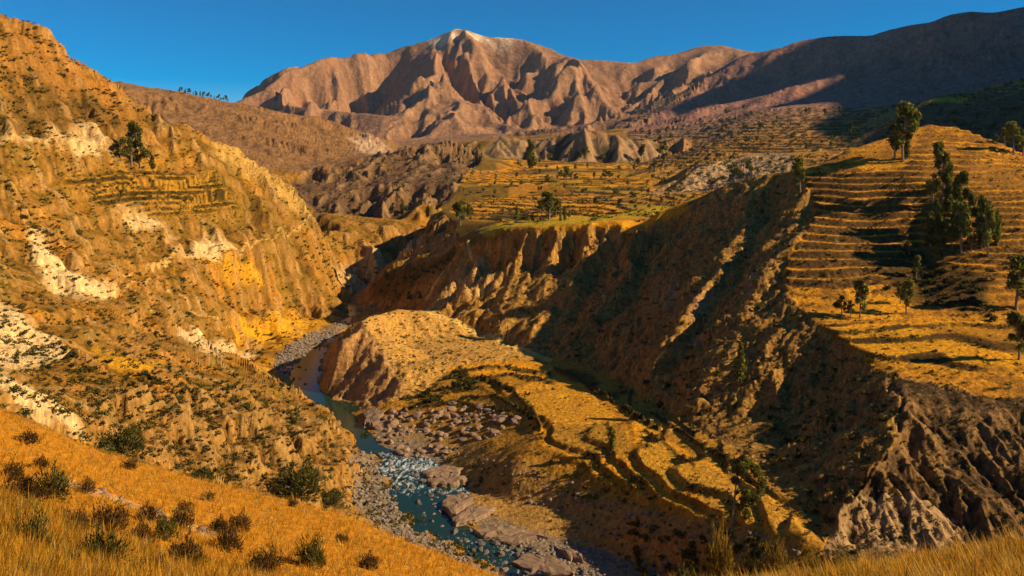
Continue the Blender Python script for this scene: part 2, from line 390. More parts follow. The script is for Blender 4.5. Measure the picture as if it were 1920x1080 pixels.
# ------------------------------------------------------------------ rows of the final grid: dense where the land faces the camera
def final_axes():
    inner = np.arange(-0.70, 0.7001, 1.15 / 803)
    step, a, outer = 1.15 / 803, inner[-1], []
    while a < 1.66:
        step *= 1.06; a += step; outer.append(a)
    outer = np.array(outer)
    return np.concatenate([-outer[::-1], inner, outer])
FA = final_axes()
NR = 960
CREST_U = np.array([-1100, -700, -300, 0, 200, 400, 640, 760, 940, 1070, 1250, 1420, 1640, 1800, 1920, 2200, 2800], float)
CREST_Y = np.array([120, 100, 85, 75, 65, 58, 50, 45, 38, 30, 21, 15, 12.5, 10.5, 9.5, 9, 8], float)
def row_map():
    Y = np.exp(GL)[:, None]
    t = BASE / Y
    run = np.maximum.accumulate(t, 0)
    vis = np.clip(1 - (run - t - 0.004) / 0.01, 0, 1)
    dt = np.abs(np.diff(t, axis=0, prepend=t[:1]))
    dl = GL[1] - GL[0]
    m = dt * vis
    m = blur(m, 2)
    m = blur(m, 25, axes=(1,))
    m = .6 * blur(m, 6, axes=(0,)) + .4 * blur(m, 90, axes=(0,))
    m = m / m.sum(0, keepdims=True)
    ce = np.interp(GA, (CREST_U - U0) / F, np.log(CREST_Y))
    g = np.exp(-((GL[:, None] - ce[None, :] - .12) / .20) ** 2) + 1e-9
    m = m * .89 + .11 * g / g.sum(0, keepdims=True)
    m = 0.80 * m + 0.20 / NL
    c = np.cumsum(m, 0)
    c = (c - c[:1]) / (c[-1:] - c[:1])
    rows = np.empty((NR, NA))
    q = np.linspace(0, 1, NR)
    for i in range(NA):
        rows[:, i] = np.interp(q, c[:, i], GL)
    return rows
ROWS = row_map()
def bil(grid, l, a):
    fi = np.clip((a - A0) / (GA[1] - GA[0]), 0, NA - 1.001); fj = np.clip((l - L0) / (GL[1] - GL[0]), 0, NL - 1.001)
    i = fi.astype(np.int32); j = fj.astype(np.int32); s = fi - i; t = fj - j
    return (grid[j, i] * (1 - s) + grid[j, i + 1] * s) * (1 - t) + (grid[j + 1, i] * (1 - s) + grid[j + 1, i + 1] * s) * t
def col_interp(rows):
    fi = np.clip((FA - A0) / (GA[1] - GA[0]), 0, NA - 1.001); i = fi.astype(int); s = (fi - i)[None, :]
    return rows[:, i] * (1 - s) + rows[:, i + 1] * s
FL = col_interp(ROWS)                       # (NR, NC) log distance
NC = len(FA)
AA = np.broadcast_to(FA[None, :], FL.shape)
Y = np.exp(FL); X = AA * Y
Z = bil(BASE, FL, AA)
U = U0 + F * AA; Vb = V0 - F * Z / Y         # photograph pixel at which the smooth land shows
# gradient of the smooth land (a little wider blur)
BS = blur(BASE, 10)
dzdl = np.gradient(BS, GL, axis=0); dzda = np.gradient(BS, GA, axis=1)
Yg = np.exp(GL)[:, None]
gX = dzda / Yg; gY = (dzdl - dzda * GA[None, :] * 1.0) / Yg
GXf = bil(gX, FL, AA).astype(np.float32); GYf = bil(gY, FL, AA).astype(np.float32)
print('rows', NC, NR, NC * NR, round(time.time() - T0, 1))

# ------------------------------------------------------------------ regions: soft masks from outlines on the land
def poly(pts, y0=0, y1=1e9, soft=8.0):
    pts = np.array(pts, float)
    u, v = U, Vb
    sel = (Y >= y0) & (Y <= y1) & (u > pts[:, 0].min() - 3 * soft) & (u < pts[:, 0].max() + 3 * soft) & (v > pts[:, 1].min() - 3 * soft) & (v < pts[:, 1].max() + 3 * soft)
    out = np.zeros(u.shape, np.float32)
    uu, vv = u[sel], v[sel]
    if len(uu) == 0: return out
    wob = 0.6 * soft
    uu = uu + wob * perlin(X[sel] / Y[sel] * 60, Y[sel] / 20 + 3, 5); vv = vv + wob * perlin(X[sel] / Y[sel] * 60, Y[sel] / 20 + 9, 6)
    inside = np.zeros(len(uu), bool); dmin = np.full(len(uu), 1e9)
    n = len(pts)
    for k in range(n):
        x0, y0_ = pts[k]; x1, y1_ = pts[(k + 1) % n]
        c = ((y0_ > vv) != (y1_ > vv)) & (uu < (x1 - x0) * (vv - y0_) / ((y1_ - y0_) if y1_ != y0_ else 1e-9) + x0)
        inside ^= c
        ex, ey = x1 - x0, y1_ - y0_
        tt = np.clip(((uu - x0) * ex + (vv - y0_) * ey) / (ex * ex + ey * ey + 1e-9), 0, 1)
        dmin = np.minimum(dmin, (uu - x0 - tt * ex) ** 2 + (vv - y0_ - tt * ey) ** 2)
    d = np.sqrt(dmin) * np.where(inside, 1, -1)
    out[sel] = np.clip(0.5 + d / (2 * soft), 0, 1)
    return out
def line(pts, width, y0=0, y1=1e9, soft=1.0):
    pts = np.array(pts, float)
    pad = width + soft * 2
    sel = (Y >= y0) & (Y <= y1) & (U > pts[:, 0].min() - pad) & (U < pts[:, 0].max() + pad) & (Vb > pts[:, 1].min() - pad) & (Vb < pts[:, 1].max() + pad)
    out = np.zeros(U.shape, np.float32)
    uu, vv = U[sel], Vb[sel]
    if len(uu) == 0: return out
    uu = uu + 2.5 * perlin(uu / 30, vv / 30, 8); vv = vv + 2.0 * perlin(uu / 26, vv / 26, 9)
    d2 = np.full(len(uu), 1e9)
    for (x0, y0_), (x1, y1_) in zip(pts[:-1], pts[1:]):
        ex, ey = x1 - x0, y1_ - y0_
        t = np.clip(((uu - x0) * ex + (vv - y0_) * ey) / (ex * ex + ey * ey + 1e-9), 0, 1)
        d2 = np.minimum(d2, (uu - x0 - t * ex) ** 2 + (vv - y0_ - t * ey) ** 2)
    out[sel] = np.clip((width - np.sqrt(d2)) / soft + .5, 0, 1)
    return out
def sstep(a, b, x): 
    t = np.clip((x - a) / (b - a), 0, 1)
    return t * t * (3 - 2 * t)
X32, Y32 = X.astype(np.float32), Y.astype(np.float32)
slope = np.hypot(GXf, GYf)
# scale-free noise: the finest octaves the eye can hold at that distance
def lod_noise(seed, rmin, rmax, gain=0.0, lo=-3, hi=10):
    """sum of world-anchored octaves whose angular size lies between rmin and rmax"""
    s = np.zeros(X32.shape, np.float32); n2 = np.full(X32.shape, 1e-6, np.float32)
    for k in range(lo, hi + 1):
        lam = 1.0 * 2.0 ** k
        r = lam / Y32
        w = np.clip((r - rmin) / (rmin * .5), 0, 1) * np.clip((rmax - r) / (rmax * .4), 0, 1)
        if gain: w = w * (r / rmax) ** gain
        sel = w > 0.02
        if not sel.any(): continue
        s[sel] += w[sel] * perlin(X32[sel] / lam, Y32[sel] / lam, seed + k)
        n2[sel] += w[sel] ** 2
    return s / np.sqrt(n2)
N_big = lod_noise(40, 0.03, 0.15)
N_mid = lod_noise(60, 0.010, 0.04)
N_fine = lod_noise(80, 0.0028, 0.010)
N_speck = lod_noise(100, 0.0036, 0.008)
print('noise', round(time.time() - T0, 1))

# ---- which landform every point belongs to
edge_u = np.array([-1200, -300, 0, 200, 400, 640, 760, 940, 1070, 1250, 1420, 1640, 1800, 1920, 2300, 3200])
edge_y = np.array([150, 130, 112, 100, 92, 80, 75, 70, 66, 64, 62, 62, 62, 62, 62, 62])
FG = (Y < np.interp(U, edge_u, edge_y))
far = Y > 125
riv_v = np.array([556, 580, 604, 640, 668, 700, 745, 790, 842, 862, 900, 942, 985, 1012, 1046, 1085, 1130])
riv_u = np.array([662, 656, 651, 626, 595, 576, 587, 646, 690, 739, 767, 794, 822, 871, 945, 1015, 1105])
NAMES = ['grassy_slope', 'canyon_hillside', 'valley_floor', 'sandstone_outcrop', 'mesa_cliff', 'plateau_fields', 'terraced_hill', 'rocky_knoll',
         'rocky_hills', 'distant_ridge', 'mountain', 'mountain_range', 'far_valley']
REG = np.full(Y.shape, 1, np.int8)
ru_at = U0 + F * np.interp(Y, (120 * F / (riv_v - V0))[::-1], ((riv_u - U0) / F)[::-1])
left = U < ru_at
REG[(~left) & (Y > 60) & (Y < 720)] = 4
M = {}
M['butte'] = poly([(600, 760), (606, 640), (640, 596), (672, 584), (745, 572), (805, 578), (950, 640), (1036, 672), (930, 676), (850, 686), (790, 735), (700, 765)], 360, 575, 4)
M['bench'] = poly([(655, 778), (700, 758), (790, 735), (850, 686), (930, 668), (1036, 668), (1130, 692), (1225, 755), (1290, 800), (1390, 846), (1450, 896), (1545, 1015), (1560, 1120), (1100, 1130), (860, 1000), (720, 850)], 190, 450, 4)
M['knoll'] = poly([(1690, 745), (1640, 700), (1760, 725), (1840, 745), (2600, 745), (2600, 1200), (1500, 1200), (1545, 1020), (1600, 920), (1676, 830)], 100, 275, 4)
M['terr'] = poly([(1500, 318), (1600, 272), (1700, 234), (1745, 226), (1800, 230), (1930, 286), (2800, 330), (2800, 740), (1900, 765), (1800, 730), (1650, 695), (1530, 608), (1480, 555), (1470, 495), (1530, 400)], 245, 560, 5)
REG[M['bench'] > .5] = 2
REG[M['butte'] > .5] = 3
REG[(M['terr'] > .5) & ~left] = 6
REG[(M['knoll'] > .5) & ~left] = 7
fieldpoly = (~left) & (Y > 505) & (Y < 1840) & (Vb < 470) & (Y > 545 - np.clip(U - 1150, 0, 400) * .06) & (Vb < np.interp(U, [860, 905, 935, 1000, 1150, 1230, 1290, 1350, 1430], [450, 438, 424, 420, 412, 397, 372, 344, 324]))
rimY = np.interp(U, [860, 905, 935, 1000, 1080, 1150, 1230, 1290, 1350, 1430, 1500, 1560, 1600, 1660, 1700, 1745, 1800, 1860, 1920, 2100, 2800], [592, 579, 572, 560, 552, 545, 528, 522, 512, 498, 482, 486, 494, 508, 522, 528, 520, 500, 485, 470, 460])
plateau = (~left) & (U > np.interp(Y, [590, 700, 880, 1200, 1450, 1900], [862, 850, 798, 835, 885, 895])) & (Y > rimY) & (Y < 1900)
REG[plateau & (REG != 6)] = 5
M['dark'] = poly([(540, 335), (590, 312), (650, 312), (690, 286), (780, 268), (838, 258), (905, 280), (900, 300), (868, 330), (855, 356), (840, 372), (795, 392), (740, 412), (660, 408), (590, 392), (556, 360)], 1080, 1800, 4)
REG[M['dark'] > .5] = 8
REG[(Y > 1380) & (U < 760) & (M['dark'] <= .5)] = 9
REG[(U > 1180) & (Y > 1900)] = 12
wig = 40 * perlin(Y32 / 90, Y32 * 0 + 3, 77) + 14 * perlin(Y32 / 22, Y32 * 0 + 5, 78)
REG[(U > 1225 + wig) & (Y > 860) & (Y < 1900)] = 12
rr = poly([(1170, 245), (1240, 208), (1300, 165), (1340, 125), (1405, 90), (1500, 60), (1700, 30), (1830, 5), (2900, -300), (2900, 185), (1925, 150), (1860, 160), (1800, 182), (1640, 200), (1480, 200), (1330, 226), (1240, 244)], 1500, 5200, 4)
REG[(rr > .5)] = 11
REG[Y > 4400] = 10
REG[(Y > 3350) & (U < 1180)] = 10
REG[(Y > 1900) & (U > 2000)] = 11
REG[FG] = 0
R = lambda k: (REG == k).astype(np.float32)

# ---- relief strength per landform
g_amp = np.array([.10, .95, .12, .75, 1.25, .05, .15, 1.5, 2.2, 1.6, 2.6, 1.6, .5], np.float32)
r_amp = np.array([1.1, 1.1, .6, 1.15, 1.2, .25, .7, 1.1, 1.1, .9, .7, .8, .8], np.float32)
GULLY = g_amp[REG]; ROUGH = r_amp[REG]
ribs = poly([(895, 445), (935, 420), (1080, 415), (1230, 395), (1300, 380), (1260, 470), (1190, 520), (1080, 505), (960, 505), (900, 560), (830, 590), (840, 530)], 500, 600, 12)
GULLY = np.where(REG == 4, .75 + 1.3 * ribs, GULLY); ROUGH = np.where(REG == 4, 1.6, ROUGH)
vface = poly([(815, 75), (818, 145), (770, 165), (755, 195), (728, 225), (715, 262), (640, 258), (690, 190), (745, 105)], 4500, 7100, 8)
GULLY = GULLY * (1 - .7 * vface)
core0 = poly([(1500, 330), (1600, 285), (1700, 250), (1745, 240), (1930, 300), (2700, 340), (2700, 690), (1925, 690), (1800, 700), (1560, 610), (1490, 540), (1480, 490), (1540, 400)], 245, 560, 10)
ROUGH = ROUGH * (1 - .6 * core0 * (REG == 6)); GULLY = GULLY * (1 - .8 * core0 * (REG == 6))
bluff = poly([(180, 745), (320, 740), (440, 742), (560, 770), (640, 800), (655, 860), (660, 960), (480, 930), (300, 885), (180, 850)], 180, 330, 10)
GULLY += 0.45 * bluff
esc = poly([(895, 290), (930, 256), (1000, 262), (1060, 246), (1100, 240), (1165, 252), (1240, 256), (1300, 255), (1285, 300), (1200, 308), (1100, 308), (1000, 302)], 1740, 1960, 4)
gbluff = poly([(1222, 362), (1260, 343), (1290, 326), (1300, 300), (1400, 290), (1480, 286), (1500, 322), (1400, 340), (1340, 358)], 860, 1120, 4)
GULLY += 1.0 * esc + 1.0 * gbluff
shelf = poly([(600, 505), (650, 485), (740, 470), (800, 450), (868, 425), (870, 460), (800, 500), (740, 522), (700, 545), (620, 548)], 700, 1020, 6)
GULLY += 0.9 * shelf
sky_u = [430, 500, 560, 620, 700, 780, 835, 875, 940, 985, 1040, 1090, 1150, 1230, 1270, 1345, 1405, 1480, 1560, 1640, 1700, 1765, 1820, 1925]
sky_v = [192, 155, 118, 100, 94, 70, 54, 50, 65, 69, 85, 105, 122, 104, 98, 82, 97, 82, 64, 62, 45, 26, 17, 19]
lt0 = poly([(110, 345), (220, 318), (300, 318), (400, 330), (440, 370), (450, 408), (330, 410), (200, 395)], 400, 660, 12)
GULLY *= 1 - .9 * lt0; ROUGH *= 1 - .75 * lt0
GULLY *= np.where(REG >= 10, .25 + .75 * sstep(-5, 55, Vb - np.interp(U, sky_u, sky_v)), 1)
near_ = .1 + .9 * sstep(110, 190, Y)
GULLY = blur(GULLY * near_, 3); ROUGH = blur(ROUGH * near_ ** .5, 3)

def relief():
    z = Z.astype(np.float32).copy()
    gx, gy = GXf.copy(), GYf.copy()
    pk = np.zeros(Z.shape, np.float32)
    big = np.array([.085, .13, .085, .085, .10, .085, .085, .16, .20, .17, .21, .20, .12], np.float32)[REG]
    fine = np.array([0, .1, 0, 0, 0, 0, 0, .1, .15, .2, .45, .45, 0], np.float32)[REG]
    for k in range(10, -2, -1):
        lam = 1.6 * 2.0 ** k
        r = lam / Y32
        w = np.clip((r - 0.006) / 0.003, 0, 1) * np.clip((big - r) / (big * .4), 0, 1) * GULLY * np.clip(r / big, .02, 1) ** fine
        sel = w > 0.02
        if not sel.any(): continue
        g0, g1 = gx[sel], gy[sel]
        sl = np.hypot(g0, g1) + 1e-4
        sx, sy = -g1 / sl, g0 / sl
        n, d = gully(X32[sel] / lam, Y32[sel] / lam, sx, sy)
        f = np.clip(sl * 1.7 - 0.15, 0, 0.9) * w[sel] * 0.14
        n2 = n - .45 * (1 - np.abs(n))
        z[sel] += lam * f * n2
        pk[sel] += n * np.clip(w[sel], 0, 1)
        gx[sel] += f * d * sx; gy[sel] += f * d * sy
    for k in range(8, -5, -1):
        lam = 1.0 * 2.0 ** k
        r = lam / Y32
        w = np.clip((r - 0.0022) / 0.001, 0, 1) * np.clip((0.085 - r) / 0.03, 0, 1) * ROUGH
        sel = w > 0.02
        if not sel.any(): continue
        n = perlin(X32[sel] / lam, Y32[sel] / lam, 20 + k)
        steep = np.clip(slope[sel] * 1.3, .25, 1)
        if k % 2: n = .5 - 1.5 * np.abs(n)
        z[sel] += lam * (0.095 + .05 * (r[sel] < .012)) * w[sel] * steep * (n - .3 * np.abs(n))
    return z, pk
Z, PEAK = relief()
print('relief', round(time.time() - T0, 1))

# ---- terraces: level treads held by steep stone risers
RISER = np.zeros(Z.shape, np.float32); TID = np.zeros(Z.shape, np.float32)
def terrace(mask, step, seed, riser=.28, warp=.35, wl=40.0, tread=.12):
    global Z
    sel = mask > 0.03
    x, y, z, m = X32[sel], Y32[sel], Z[sel], mask[sel]
    st = step[sel] if isinstance(step, np.ndarray) else step
    q = z / st + warp * perlin(x / wl, y / wl, seed) + .12 * perlin(x / wl * 4, y / wl * 4, seed + 1)
    fl = np.floor(q); f = q - fl
    up = sstep(0, riser, f)
    nf = up * (1 - tread) + tread * f
    Z[sel] = z + m * st * (nf - f)
    RISER[sel] = np.maximum(RISER[sel], m * (1 - np.abs(f / riser * 2 - 1).clip(0, 1)) ** .5)
    TID[sel] = fl
terrace(R(1) * .75 * np.clip(slope * 2 - .3, 0, 1), 13.0, 231, riser=.35, warp=1.3, wl=70, tread=.45)
terrace(R(1) * .45 * sstep(.35, .8, slope) * sstep(-.6, .4, N_big), 4.2, 233, riser=.3, warp=.9, wl=26, tread=.5)
terrace(np.clip(bluff + shelf, 0, 1) * .8, 3.2, 235, riser=.3, warp=.8, wl=18, tread=.5)
terrace(R(3) * .6 + R(4) * .5 * (N_big > -.2), 2.8, 237, riser=.3, warp=1.2, wl=20, tread=.5)
LEDGE = RISER.copy(); RISER[:] = 0
hill_t = M['terr'] * (REG == 6)
hill_core = poly([(1500, 330), (1560, 330), (1700, 320), (1740, 236), (1800, 240), (1930, 290), (2700, 340), (2700, 700), (1925, 672), (1880, 560), (1780, 500), (1660, 500), (1640, 545), (1480, 540), (1475, 495), (1530, 400)], 250, 560, 8)
HEDGE = np.zeros(Z.shape, np.float32)
hrt = sstep(1690, 1790, U)
hm = hill_t * np.clip(hill_core + .25, 0, 1)
terrace(hm * (1 - hrt), 3.4, 201, riser=.64, warp=.65, wl=52, tread=.08)
terrace(hm * hrt, 2.7, 203, riser=.5, warp=.65, wl=42, tread=.12)
low_b = poly([(1540, 612), (1600, 606), (1930, 600), (2400, 610), (2400, 680), (1870, 695), (1800, 705), (1650, 680)], 255, 345, 5)
terrace(low_b, 1.6, 205, riser=.25, warp=.5, wl=50, tread=.02)
fields = R(5) * (Y > 560) * np.clip((0.22 - slope) / .06, 0, 1)
terrace(fields, (1.1 + Y32 / 1100.0), 207, riser=.36, warp=.7, wl=120, tread=.05)
fv = R(12) * np.clip((.38 - slope) / .1, 0, 1) * (Y > 1200)
terrace(fv, (4 + Y32 / 600), 209, riser=.42, warp=.8, wl=300)
lt = poly([(120, 350), (220, 325), (300, 325), (400, 335), (430, 370), (440, 405), (330, 405), (220, 385)], 400, 640, 10)
terrace(np.maximum(lt, lt0), 3.4, 211, riser=.5, warp=.5, wl=60, tread=.2); lt = np.maximum(lt, lt0)
for pts in [[(905, 712), (960, 735), (1000, 775), (1012, 805)], [(1040, 692), (1120, 736), (1180, 772), (1235, 806)], [(1062, 700), (1150, 758), (1218, 800)], [(1182, 735), (1178, 772)], [(1230, 782), (1330, 848), (1400, 880)],
            [(1140, 800), (1148, 850)], [(850, 700), (930, 690), (1030, 705)], [(880, 715), (960, 705), (1040, 720)], [(850, 726), (920, 716), (965, 736)], [(870, 747), (930, 742), (985, 776)], [(760, 768), (850, 754), (930, 767), (975, 792)], [(1215, 815), (1260, 850), (1300, 880)]]:
    hl = line(pts, 3.0, 190, 460, 2.5)
    Z = Z + 1.3 * hl * (.6 + .4 * N_fine)
    HEDGE = np.maximum(HEDGE, hl)
bt = poly([(850, 690), (930, 672), (1040, 680), (1130, 730), (1100, 745), (960, 745), (880, 725)], 340, 440, 6) + poly([(1060, 690), (1130, 700), (1290, 800), (1400, 850), (1500, 950), (1440, 930), (1200, 800)], 210, 440, 5)
terrace(np.clip(bt, 0, 1), 1.7, 213, riser=.35, warp=.9, wl=45)
fld0 = poly([(965, 735), (1040, 695), (1130, 745), (1200, 795), (1290, 850), (1400, 900), (1470, 950), (1520, 1005), (1400, 985), (1330, 972), (1240, 950), (1150, 915), (1080, 880), (1010, 830), (990, 780)], 195, 440, 8)
terrace(fld0 * (1 - np.clip(bt, 0, 1)), 1.9, 219, riser=.24, warp=1.1, wl=70, tread=.05)
bt = np.clip(bt + .9 * fld0, 0, 1)
tip = poly([(690, 560), (700, 515), (780, 488), (840, 472), (868, 458), (850, 490), (800, 520), (740, 560)], 560, 700, 6)
terrace(tip, 3.0, 215, riser=.5, warp=.5, wl=40)
slope_t = np.clip(R(4) * .45, 0, 1)
terrace(slope_t, 2.4, 217, riser=.6, warp=1.6, wl=16, tread=.35)

# ---- river bed stays under the water, dry banks stay above it
dz = Z - WZ
Z = np.where((BASEZ := bil(BASE, FL, AA)) < WZ - .25, np.minimum(Z, WZ - .35 + 0.0 * Z), Z)
Z = np.where((BASEZ > WZ + .6) & (Y < 760) & (Y > 200) & (Z < WZ + .25), WZ + .25 + .2 * np.abs(N_fine), Z)
gz_l = np.gradient(Z, axis=0) / (np.gradient(FL, axis=0) * Y)          # slope of the finished land along the view
gz_a = np.gradient(Z, axis=1) / (np.gradient(AA, axis=1) * Y)
SL = np.hypot(gz_l, gz_a).astype(np.float32)
print('terraces', round(time.time() - T0, 1))

# ------------------------------------------------------------------ what grows or lies on the land: base colours, plus painted light and shade
def C(*c): return np.array(c, np.float32)
gold, straw, rock, pale = C(.46, .205, .020), C(.50, .27, .055), C(.29, .155, .042), C(.62, .45, .26)
olive, dark, volc, grey = C(.165, .105, .014), C(.045, .032, .009), C(.29, .165, .095), C(.25, .19, .145)
ochre, brown, green = C(.35, .17, .03), C(.22, .115, .04), C(.26, .20, .02)
COLR = np.broadcast_to(rock, Z.shape + (3,)).copy()
def mix(m, c):
    global COLR
    m = np.clip(m, 0, 1)[..., None]
    COLR = COLR * (1 - m) + np.asarray(c, np.float32) * m
r1, r0 = R(1), R(0)
flatm = 1 - sstep(.45, .9, SL)
# left hillside
mix(r1 * (.55 + .6 * N_mid), ochre)
mix(r1 * sstep(-.1, .9, N_big + .5 * N_mid), gold)
mix(r1 * sstep(-.5, .7, N_mid - .5 * N_big) * .85, olive)
mix(r1 * sstep(.2, 1.1, -PEAK + .3 * N_fine) * .75, C(.10, .06, .012))  # gullies darkened: scrub together with painted-in shade
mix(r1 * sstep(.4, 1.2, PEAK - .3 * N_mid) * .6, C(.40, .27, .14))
mix(r1 * sstep(.7, 1.3, N_fine + .4 * N_mid) * .8, dark)
mix(r1 * sstep(.6, 1.4, -N_fine) * .5, C(.58, .38, .16))
mix(r1 * LEDGE * .6 * sstep(-.8, .5, N_fine + .3 * N_mid), C(.40, .24, .095)); mix(r1 * LEDGE * sstep(.3, 1, -N_fine) * .5, C(.16, .09, .03))
up = poly([(0, 115), (60, 130), (130, 165), (210, 200), (270, 225), (240, 245), (140, 245), (0, 245)], 400, 680, 14)
mix(up * r1 * .9 * sstep(-.9, .4, N_fine + N_mid), C(.13, .075, .022))
upr = poly([(0, 20), (100, 80), (240, 180), (290, 230), (200, 200), (60, 130), (0, 110)], 420, 680, 14)
mix(upr * r1 * .55, C(.34, .16, .045))
SCREE = [([(52, 428), (80, 440), (105, 480), (160, 520), (222, 545), (190, 562), (140, 556), (90, 532), (62, 490)], 330, 460, 1.0),
         ([(212, 388), (262, 394), (305, 420), (335, 442), (290, 442), (250, 426)], 400, 580, .8),
         ([(370, 442), (430, 452), (446, 468), (400, 482), (335, 480), (365, 462)], 430, 620, .85),
         ([(0, 562), (30, 578), (60, 608), (130, 664), (60, 694), (0, 692), (-200, 640)], 200, 340, 1.0),
         ([(-100, 680), (0, 700), (60, 733), (140, 798), (160, 830), (80, 805), (0, 752)], 160, 245, 1.0),
         ([(332, 616), (400, 645), (484, 658), (470, 674), (400, 662), (338, 636)], 380, 520, 1.0),
         ([(105, 238), (190, 240), (205, 270), (185, 290), (140, 285), (108, 268)], 430, 540, .75),
         ([(0, 248), (100, 246), (110, 262), (0, 266)], 400, 500, .5)]
for pts, a, b, s in SCREE:
    mk = poly(pts, a, b, 7) * s
    mix(mk * sstep(-1.3, -.1, N_mid + .6 * N_fine) * r1, pale)
yl = poly([(396, 246), (430, 258), (480, 300), (540, 345), (600, 405), (560, 400), (500, 348), (440, 312), (405, 280)], 600, 730, 6)
mix(yl * .65 * r1, C(.50, .32, .11))
for pts, a, b in [([(400, 480), (470, 486), (500, 520), (440, 535)], 480, 620), ([(400, 600), (520, 590), (640, 596), (600, 630), (520, 660), (440, 640)], 500, 620),
                  ([(180, 650), (300, 690), (260, 700), (150, 670)], 250, 330), ([(520, 670), (560, 690), (540, 720), (480, 700)], 400, 480)]:
    mix(poly(pts, a, b, 9) * r1 * sstep(-.9, .2, N_mid), C(.56, .30, .025))
mix(lt * r1 * (.45 + .5 * (N_mid > 0)), olive); mix(lt * RISER * .9, C(.04, .026, .008)); mix(lt * (RISER < .15) * .6, C(.46, .24, .035))
mix(bluff * .75 * sstep(-.8, .4, PEAK + .4 * N_mid), C(.34, .205, .08))
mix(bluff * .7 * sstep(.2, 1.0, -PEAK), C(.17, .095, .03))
mix(shelf * .85 * r1, C(.50, .34, .17))
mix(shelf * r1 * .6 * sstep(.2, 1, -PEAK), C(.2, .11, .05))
for pts, w in [([(590, 402), (560, 418), (520, 436), (470, 456), (440, 468), (380, 480), (300, 490), (230, 520)], 2.2), ([(0, 262), (50, 262), (100, 258), (160, 262)], 2.4),
               ([(0, 690), (60, 688), (130, 668)], 4), ([(210, 545), (280, 530), (330, 545), (380, 590), (440, 610)], 1.6), ([(598, 385), (592, 402), (610, 412)], 5)]:
    mix(line(pts, w, 200, 760) * r1 * .6, C(.56, .37, .16))
gb = poly([(515, 690), (520, 664), (560, 636), (640, 604), (650, 600), (648, 612), (610, 642), (560, 672), (540, 704), (535, 716)], 420, 600, 5) + \
     poly([(652, 838), (700, 860), (724, 905), (744, 945), (770, 990), (830, 1015), (880, 1050), (950, 1090), (900, 1110), (740, 1020), (672, 965), (655, 900)], 215, 335, 5)
gb2 = poly([(690, 775), (760, 770), (850, 780), (900, 830), (830, 850), (870, 900), (900, 960), (1000, 995), (1200, 1050), (1290, 1100), (1000, 1130), (930, 1010), (846, 942), (770, 862), (712, 836)], 215, 400, 6)
GRAVEL = np.clip(gb * np.clip((WZ + 5.5 - Z) / 3, 0, 1) + gb2 * np.clip((WZ + 2.2 - Z) / 1.5, 0, 1), 0, 1)
# valley floor
b2 = R(2)
mix(b2, C(.40, .21, .035)); mix(b2 * sstep(-.2, .8, N_mid) * .6, C(.20, .13, .025)); mix(b2 * sstep(.4, 1.0, N_fine) * .5, dark)
fld = poly([(880, 690), (1000, 680), (1040, 690), (1130, 745), (1200, 795), (1290, 850), (1400, 900), (1470, 950), (1525, 1010), (1400, 985), (1330, 972), (1240, 950), (1150, 915), (1080, 880), (1010, 830), (990, 780), (930, 745)], 195, 440, 8)
mix(fld * b2 * sstep(-1.2, -.1, N_mid + .3 * N_big), C(.54, .26, .022))
mix(fld * b2 * sstep(.3, 1.2, N_mid - .4 * N_fine) * .55, C(.30, .14, .018))
mix(RISER * bt * .8, C(.09, .055, .015)); mix(HEDGE * b2 * .85, C(.085, .055, .016))
for pts, w in [([(1035, 690), (980, 715), (960, 735), (1000, 775), (1040, 790), (1040, 835)], 3), ([(1200, 860), (1215, 890), (1225, 912)], 5), ([(1180, 770), (1280, 822), (1330, 860), (1345, 885)], 3.5), ([(1040, 790), (1120, 795), (1160, 800)], 2.5)]:
    mix(line(pts, w, 195, 440) * b2 * .75, C(.60, .34, .06))
scarp = poly([(820, 800), (930, 850), (1060, 900), (1200, 955), (1340, 980), (1440, 1000), (1500, 1040), (1360, 1110), (1200, 1060), (1000, 1000), (900, 960), (860, 900), (800, 850)], 195, 350, 8)
mix(scarp * b2 * .75, C(.37, .225, .085)); mix(scarp * b2 * sstep(.5, 1.1, N_fine + .5 * N_mid) * .7, C(.09, .06, .018))
# sandstone
b3 = R(3)
mix(b3, C(.40, .235, .105))
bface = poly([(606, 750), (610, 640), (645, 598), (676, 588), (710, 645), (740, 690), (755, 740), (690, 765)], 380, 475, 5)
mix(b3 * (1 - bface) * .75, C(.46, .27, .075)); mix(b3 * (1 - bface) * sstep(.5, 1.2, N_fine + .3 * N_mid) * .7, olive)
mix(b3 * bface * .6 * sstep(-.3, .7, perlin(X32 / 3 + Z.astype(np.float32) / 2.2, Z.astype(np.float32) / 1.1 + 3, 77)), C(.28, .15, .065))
for pts in [[(800, 584), (850, 600), (900, 622), (950, 645), (1030, 676)]]:
    mix(line(pts, 5, 420, 560) * .8, C(.62, .42, .15))
# mesa cliff and the dark slope
b4 = R(4)
mix(b4, C(.34, .185, .06)); mix(b4 * sstep(-.2, .9, N_mid + .3 * N_big) * .55, C(.30, .15, .035))
mix(b4 * sstep(.1, .9, N_fine + .35 * N_mid) * .75, C(.06, .038, .012))
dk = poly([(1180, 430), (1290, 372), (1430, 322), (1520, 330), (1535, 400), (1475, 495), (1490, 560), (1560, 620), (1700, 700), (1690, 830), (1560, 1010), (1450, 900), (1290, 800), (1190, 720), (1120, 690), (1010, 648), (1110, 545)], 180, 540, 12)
mix(dk * b4 * .4 * sstep(-.9, .3, N_mid + .5 * N_fine), C(.11, .062, .026))  # dark scrub tone, deepened to paint in the slope's shade
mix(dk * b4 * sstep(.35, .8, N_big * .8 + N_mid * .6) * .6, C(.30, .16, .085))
mix(R(4) * tip * .7, olive); mix(tip * RISER * .6, dark)
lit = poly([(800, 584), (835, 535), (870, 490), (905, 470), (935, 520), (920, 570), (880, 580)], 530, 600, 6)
net = np.zeros(Z.shape, np.float32)
